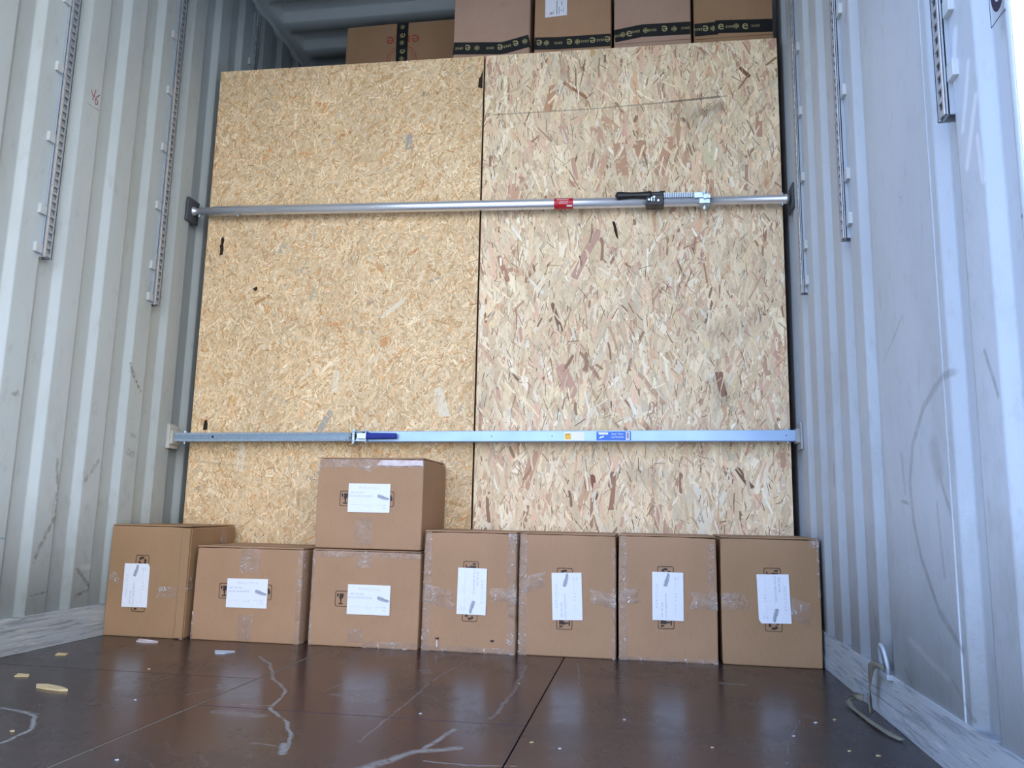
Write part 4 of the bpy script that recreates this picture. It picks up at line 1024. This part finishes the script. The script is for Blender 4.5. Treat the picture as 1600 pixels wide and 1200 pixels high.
# ------------------------------------------------------------------ lashing ring with frayed webbing
def ring_and_strap():
    root = empty('lashing_ring', (XR, -.985, KICK), 'steel lashing ring at the foot of the bluish wall', 'lashing ring')
    bm = BM(); pts = []
    for i in range(17):
        t = math.pi*i/16; pts.append((-.010-.006*math.sin(t), .024*math.cos(t), .018+.046*math.sin(t)))
    pts = [(-.010, .024, -.006)]+pts+[(-.010, -.024, -.006)]
    tube(bm, pts, .0055, 10); obj('ring_bow', bm, M_RAIL, root, True)
    bm = BM(); box(bm, (-.016, -.034, -.010), (.0, .034, .003), .003, 2); obj('ring_bracket', bm, M_RAIL, root)
    # webbing: hangs from the ring, then lies along the foot of the wall
    st = empty('webbing_strap', (XR-.03, -.93, 0), 'frayed pale webbing hanging from the wall ring down to the floor', 'strap')
    def ribbon(path, name, seed):
        r = random.Random(seed); bm = BM(); rows = []
        for (x, y, z, wx, wy, wz) in path:
            a = Vector((x-(XR-.03), y+.93, z)); w_ = Vector((wx, wy, wz))*.75; j = r.uniform(-.002, .002)
            rows.append([bm.verts.new(a-w_*(1+r.uniform(-.15, .15))), bm.verts.new(a+Vector((j, 0, abs(j)))), bm.verts.new(a+w_*(1+r.uniform(-.15, .15)))])
        for A, B in zip(rows[:-1], rows[1:]):
            for i in range(2): bm.faces.new((A[i], A[i+1], B[i+1], B[i]))
        o = obj(name, bm, M_STRAP, st, True); md = o.modifiers.new('t', 'SOLIDIFY'); md.thickness = .0024; md.offset = 0
    ribbon([(1.205, -1.015, .128, 0, .004, .006), (1.200, -.985, .128, 0, .004, .008), (1.198, -.955, .126, .0, .012, .010), (1.198, -.930, .115, 0, .026, .004), (1.199, -.915, .090, .002, .024, 0), (1.200, -.905, .065, .004, .018, 0),
            (1.200, -.900, .040, .006, .012, 0), (1.199, -.905, .020, .006, .009, 0), (1.197, -.92, .008, .006, .004, 0)], 'hanging_webbing', 3)
    ribbon([(1.200, -.84, .024, .003, .002, .012), (1.185, -.80, .022, .010, .002, .010), (1.172, -.805, .010, .010, .004, .004), (1.170, -.86, .005, .009, 0, .001), (1.172, -.93, .005, .008, 0, .001), (1.176, -1.00, .005, .008, 0, .001), (1.182, -1.07, .006, .009, 0, .001), (1.192, -1.11, .005, .012, 0, .001), (1.20, -1.14, .004, .008, 0, .001)], 'floor_webbing', 4)
ring_and_strap()

# sticker outline and letter on the wall next to the doors
def wall_sign():
    bm = BM(); X = XR-.0015
    y0, z0 = -1.742, 1.245
    def seg(a, b, w):
        a, b = Vector(a), Vector(b); d = (b-a).normalized(); n = Vector((-d.y, d.x))*w/2
        poly(bm, [(X, p.x, p.y) for p in (a-n, b-n, b+n, a+n)])
    seg((y0, z0), (y0, z0+.25), .0022); seg((y0, z0), (y0-.050, z0-.0), .0022)
    n = 18; o = []; i_ = []
    for k in range(n+1):
        t = math.radians(180+180*k/n)
        o.append((-1.771+.024*math.cos(t), z0+.052+.040*math.sin(t))); i_.append((-1.771+.013*math.cos(t), z0+.052+.024*math.sin(t)))
    o = [(-1.795, z0+.16)]+o+[(-1.747, z0+.16)]; i_ = [(-1.784, z0+.16)]+i_+[(-1.758, z0+.16)]
    for k in range(len(o)-1): poly(bm, [(X, *o[k]), (X, *o[k+1]), (X, *i_[k+1]), (X, *i_[k])])
    obj('wall_marking', bm, M_SIGN, wall_r)
wall_sign()

# ------------------------------------------------------------------ litter on the floor
def flake(name, pts, mat, label, cat, thick=.0015, curl=0.0, seed=0):
    cx = sum(p[0] for p in pts)/len(pts); cy = sum(p[1] for p in pts)/len(pts); r = random.Random(seed)
    bm = BM(); top = [bm.verts.new((x-cx, y-cy, thick+curl*r.random())) for x, y in pts]; bot = [bm.verts.new((x-cx, y-cy, 0.0002)) for x, y in pts]
    n = len(pts); c = bm.verts.new((0, 0, thick+curl*.3)); c2 = bm.verts.new((0, 0, .0002))
    for i in range(n):
        bm.faces.new((top[i], top[(i+1) % n], c)); bm.faces.new((bot[(i+1) % n], bot[i], c2)); bm.faces.new((bot[i], bot[(i+1) % n], top[(i+1) % n], top[i]))
    o = obj(name, bm, mat); o.location = (cx, cy, 0.0003); return tag(o, label, cat)
flake('wood_splinter', [(-.855, -1.128), (-.83, -1.120), (-.79, -1.130), (-.765, -1.140), (-.742, -1.158), (-.76, -1.164), (-.80, -1.158), (-.84, -1.146)], M_WOODCHIP, 'long pale wood splinter on the brown floor', 'wood chip', .004, .003)
flake('paper_scrap', [(-.690, -.556), (-.625, -.548), (-.640, -.585), (-.668, -.592)], M_PAPERSCRAP, 'white triangular paper scrap on the floor before the low wide carton', 'paper scrap', .001, .006)
flake('plastic_scrap', [(-1.04, -.43), (-1.00, -.44), (-.96, -.44), (-.955, -.455), (-1.00, -.465), (-1.035, -.455)], M_PLAST, 'crumpled clear plastic scrap on the floor before the wall-side carton', 'plastic scrap', .001, .008)
flake('paper_shred', [(-1.12, -.72), (-1.085, -.72), (-1.08, -.735), (-1.11, -.745)], M_WOODCHIP, 'small pale shred on the floor close to the left kick plate', 'wood chip', .001, .004)
flake('wood_crumb', [(-1.00, -1.02), (-.965, -1.02), (-.955, -1.035), (-.99, -1.045)], M_WOODCHIP, 'pale crumb on the floor between the splinter and the left wall', 'wood chip', .002, .003)
crumbs = [(-.72, -.86), (-.53, -1.20), (-.60, -1.50), (.16, -1.16), (.33, -.78), (1.05, -1.02), (1.12, -1.26), (.98, -1.15), (1.07, -1.24), (.50, -1.36), (1.10, -.98), (-.28, -1.62), (.44, -1.33), (.62, -1.10), (.80, -1.28)]
for i, (x, y) in enumerate(crumbs):
    r = random.Random(i); s_ = r.uniform(.0022, .0042)
    o = flake('crumb', [(x+s_*1.4*math.cos(t)*r.uniform(.6, 1.1), y+s_*math.sin(t)*r.uniform(.6, 1.1)) for t in (0, 1.2, 2.4, 3.6, 4.9)], M_PAPERSCRAP if i % 2 else M_WOODCHIP, 'tiny pale crumb lying on the brown floor', 'crumb', .0015, .001)
    o['group'] = 'crumbs scattered on the floor'
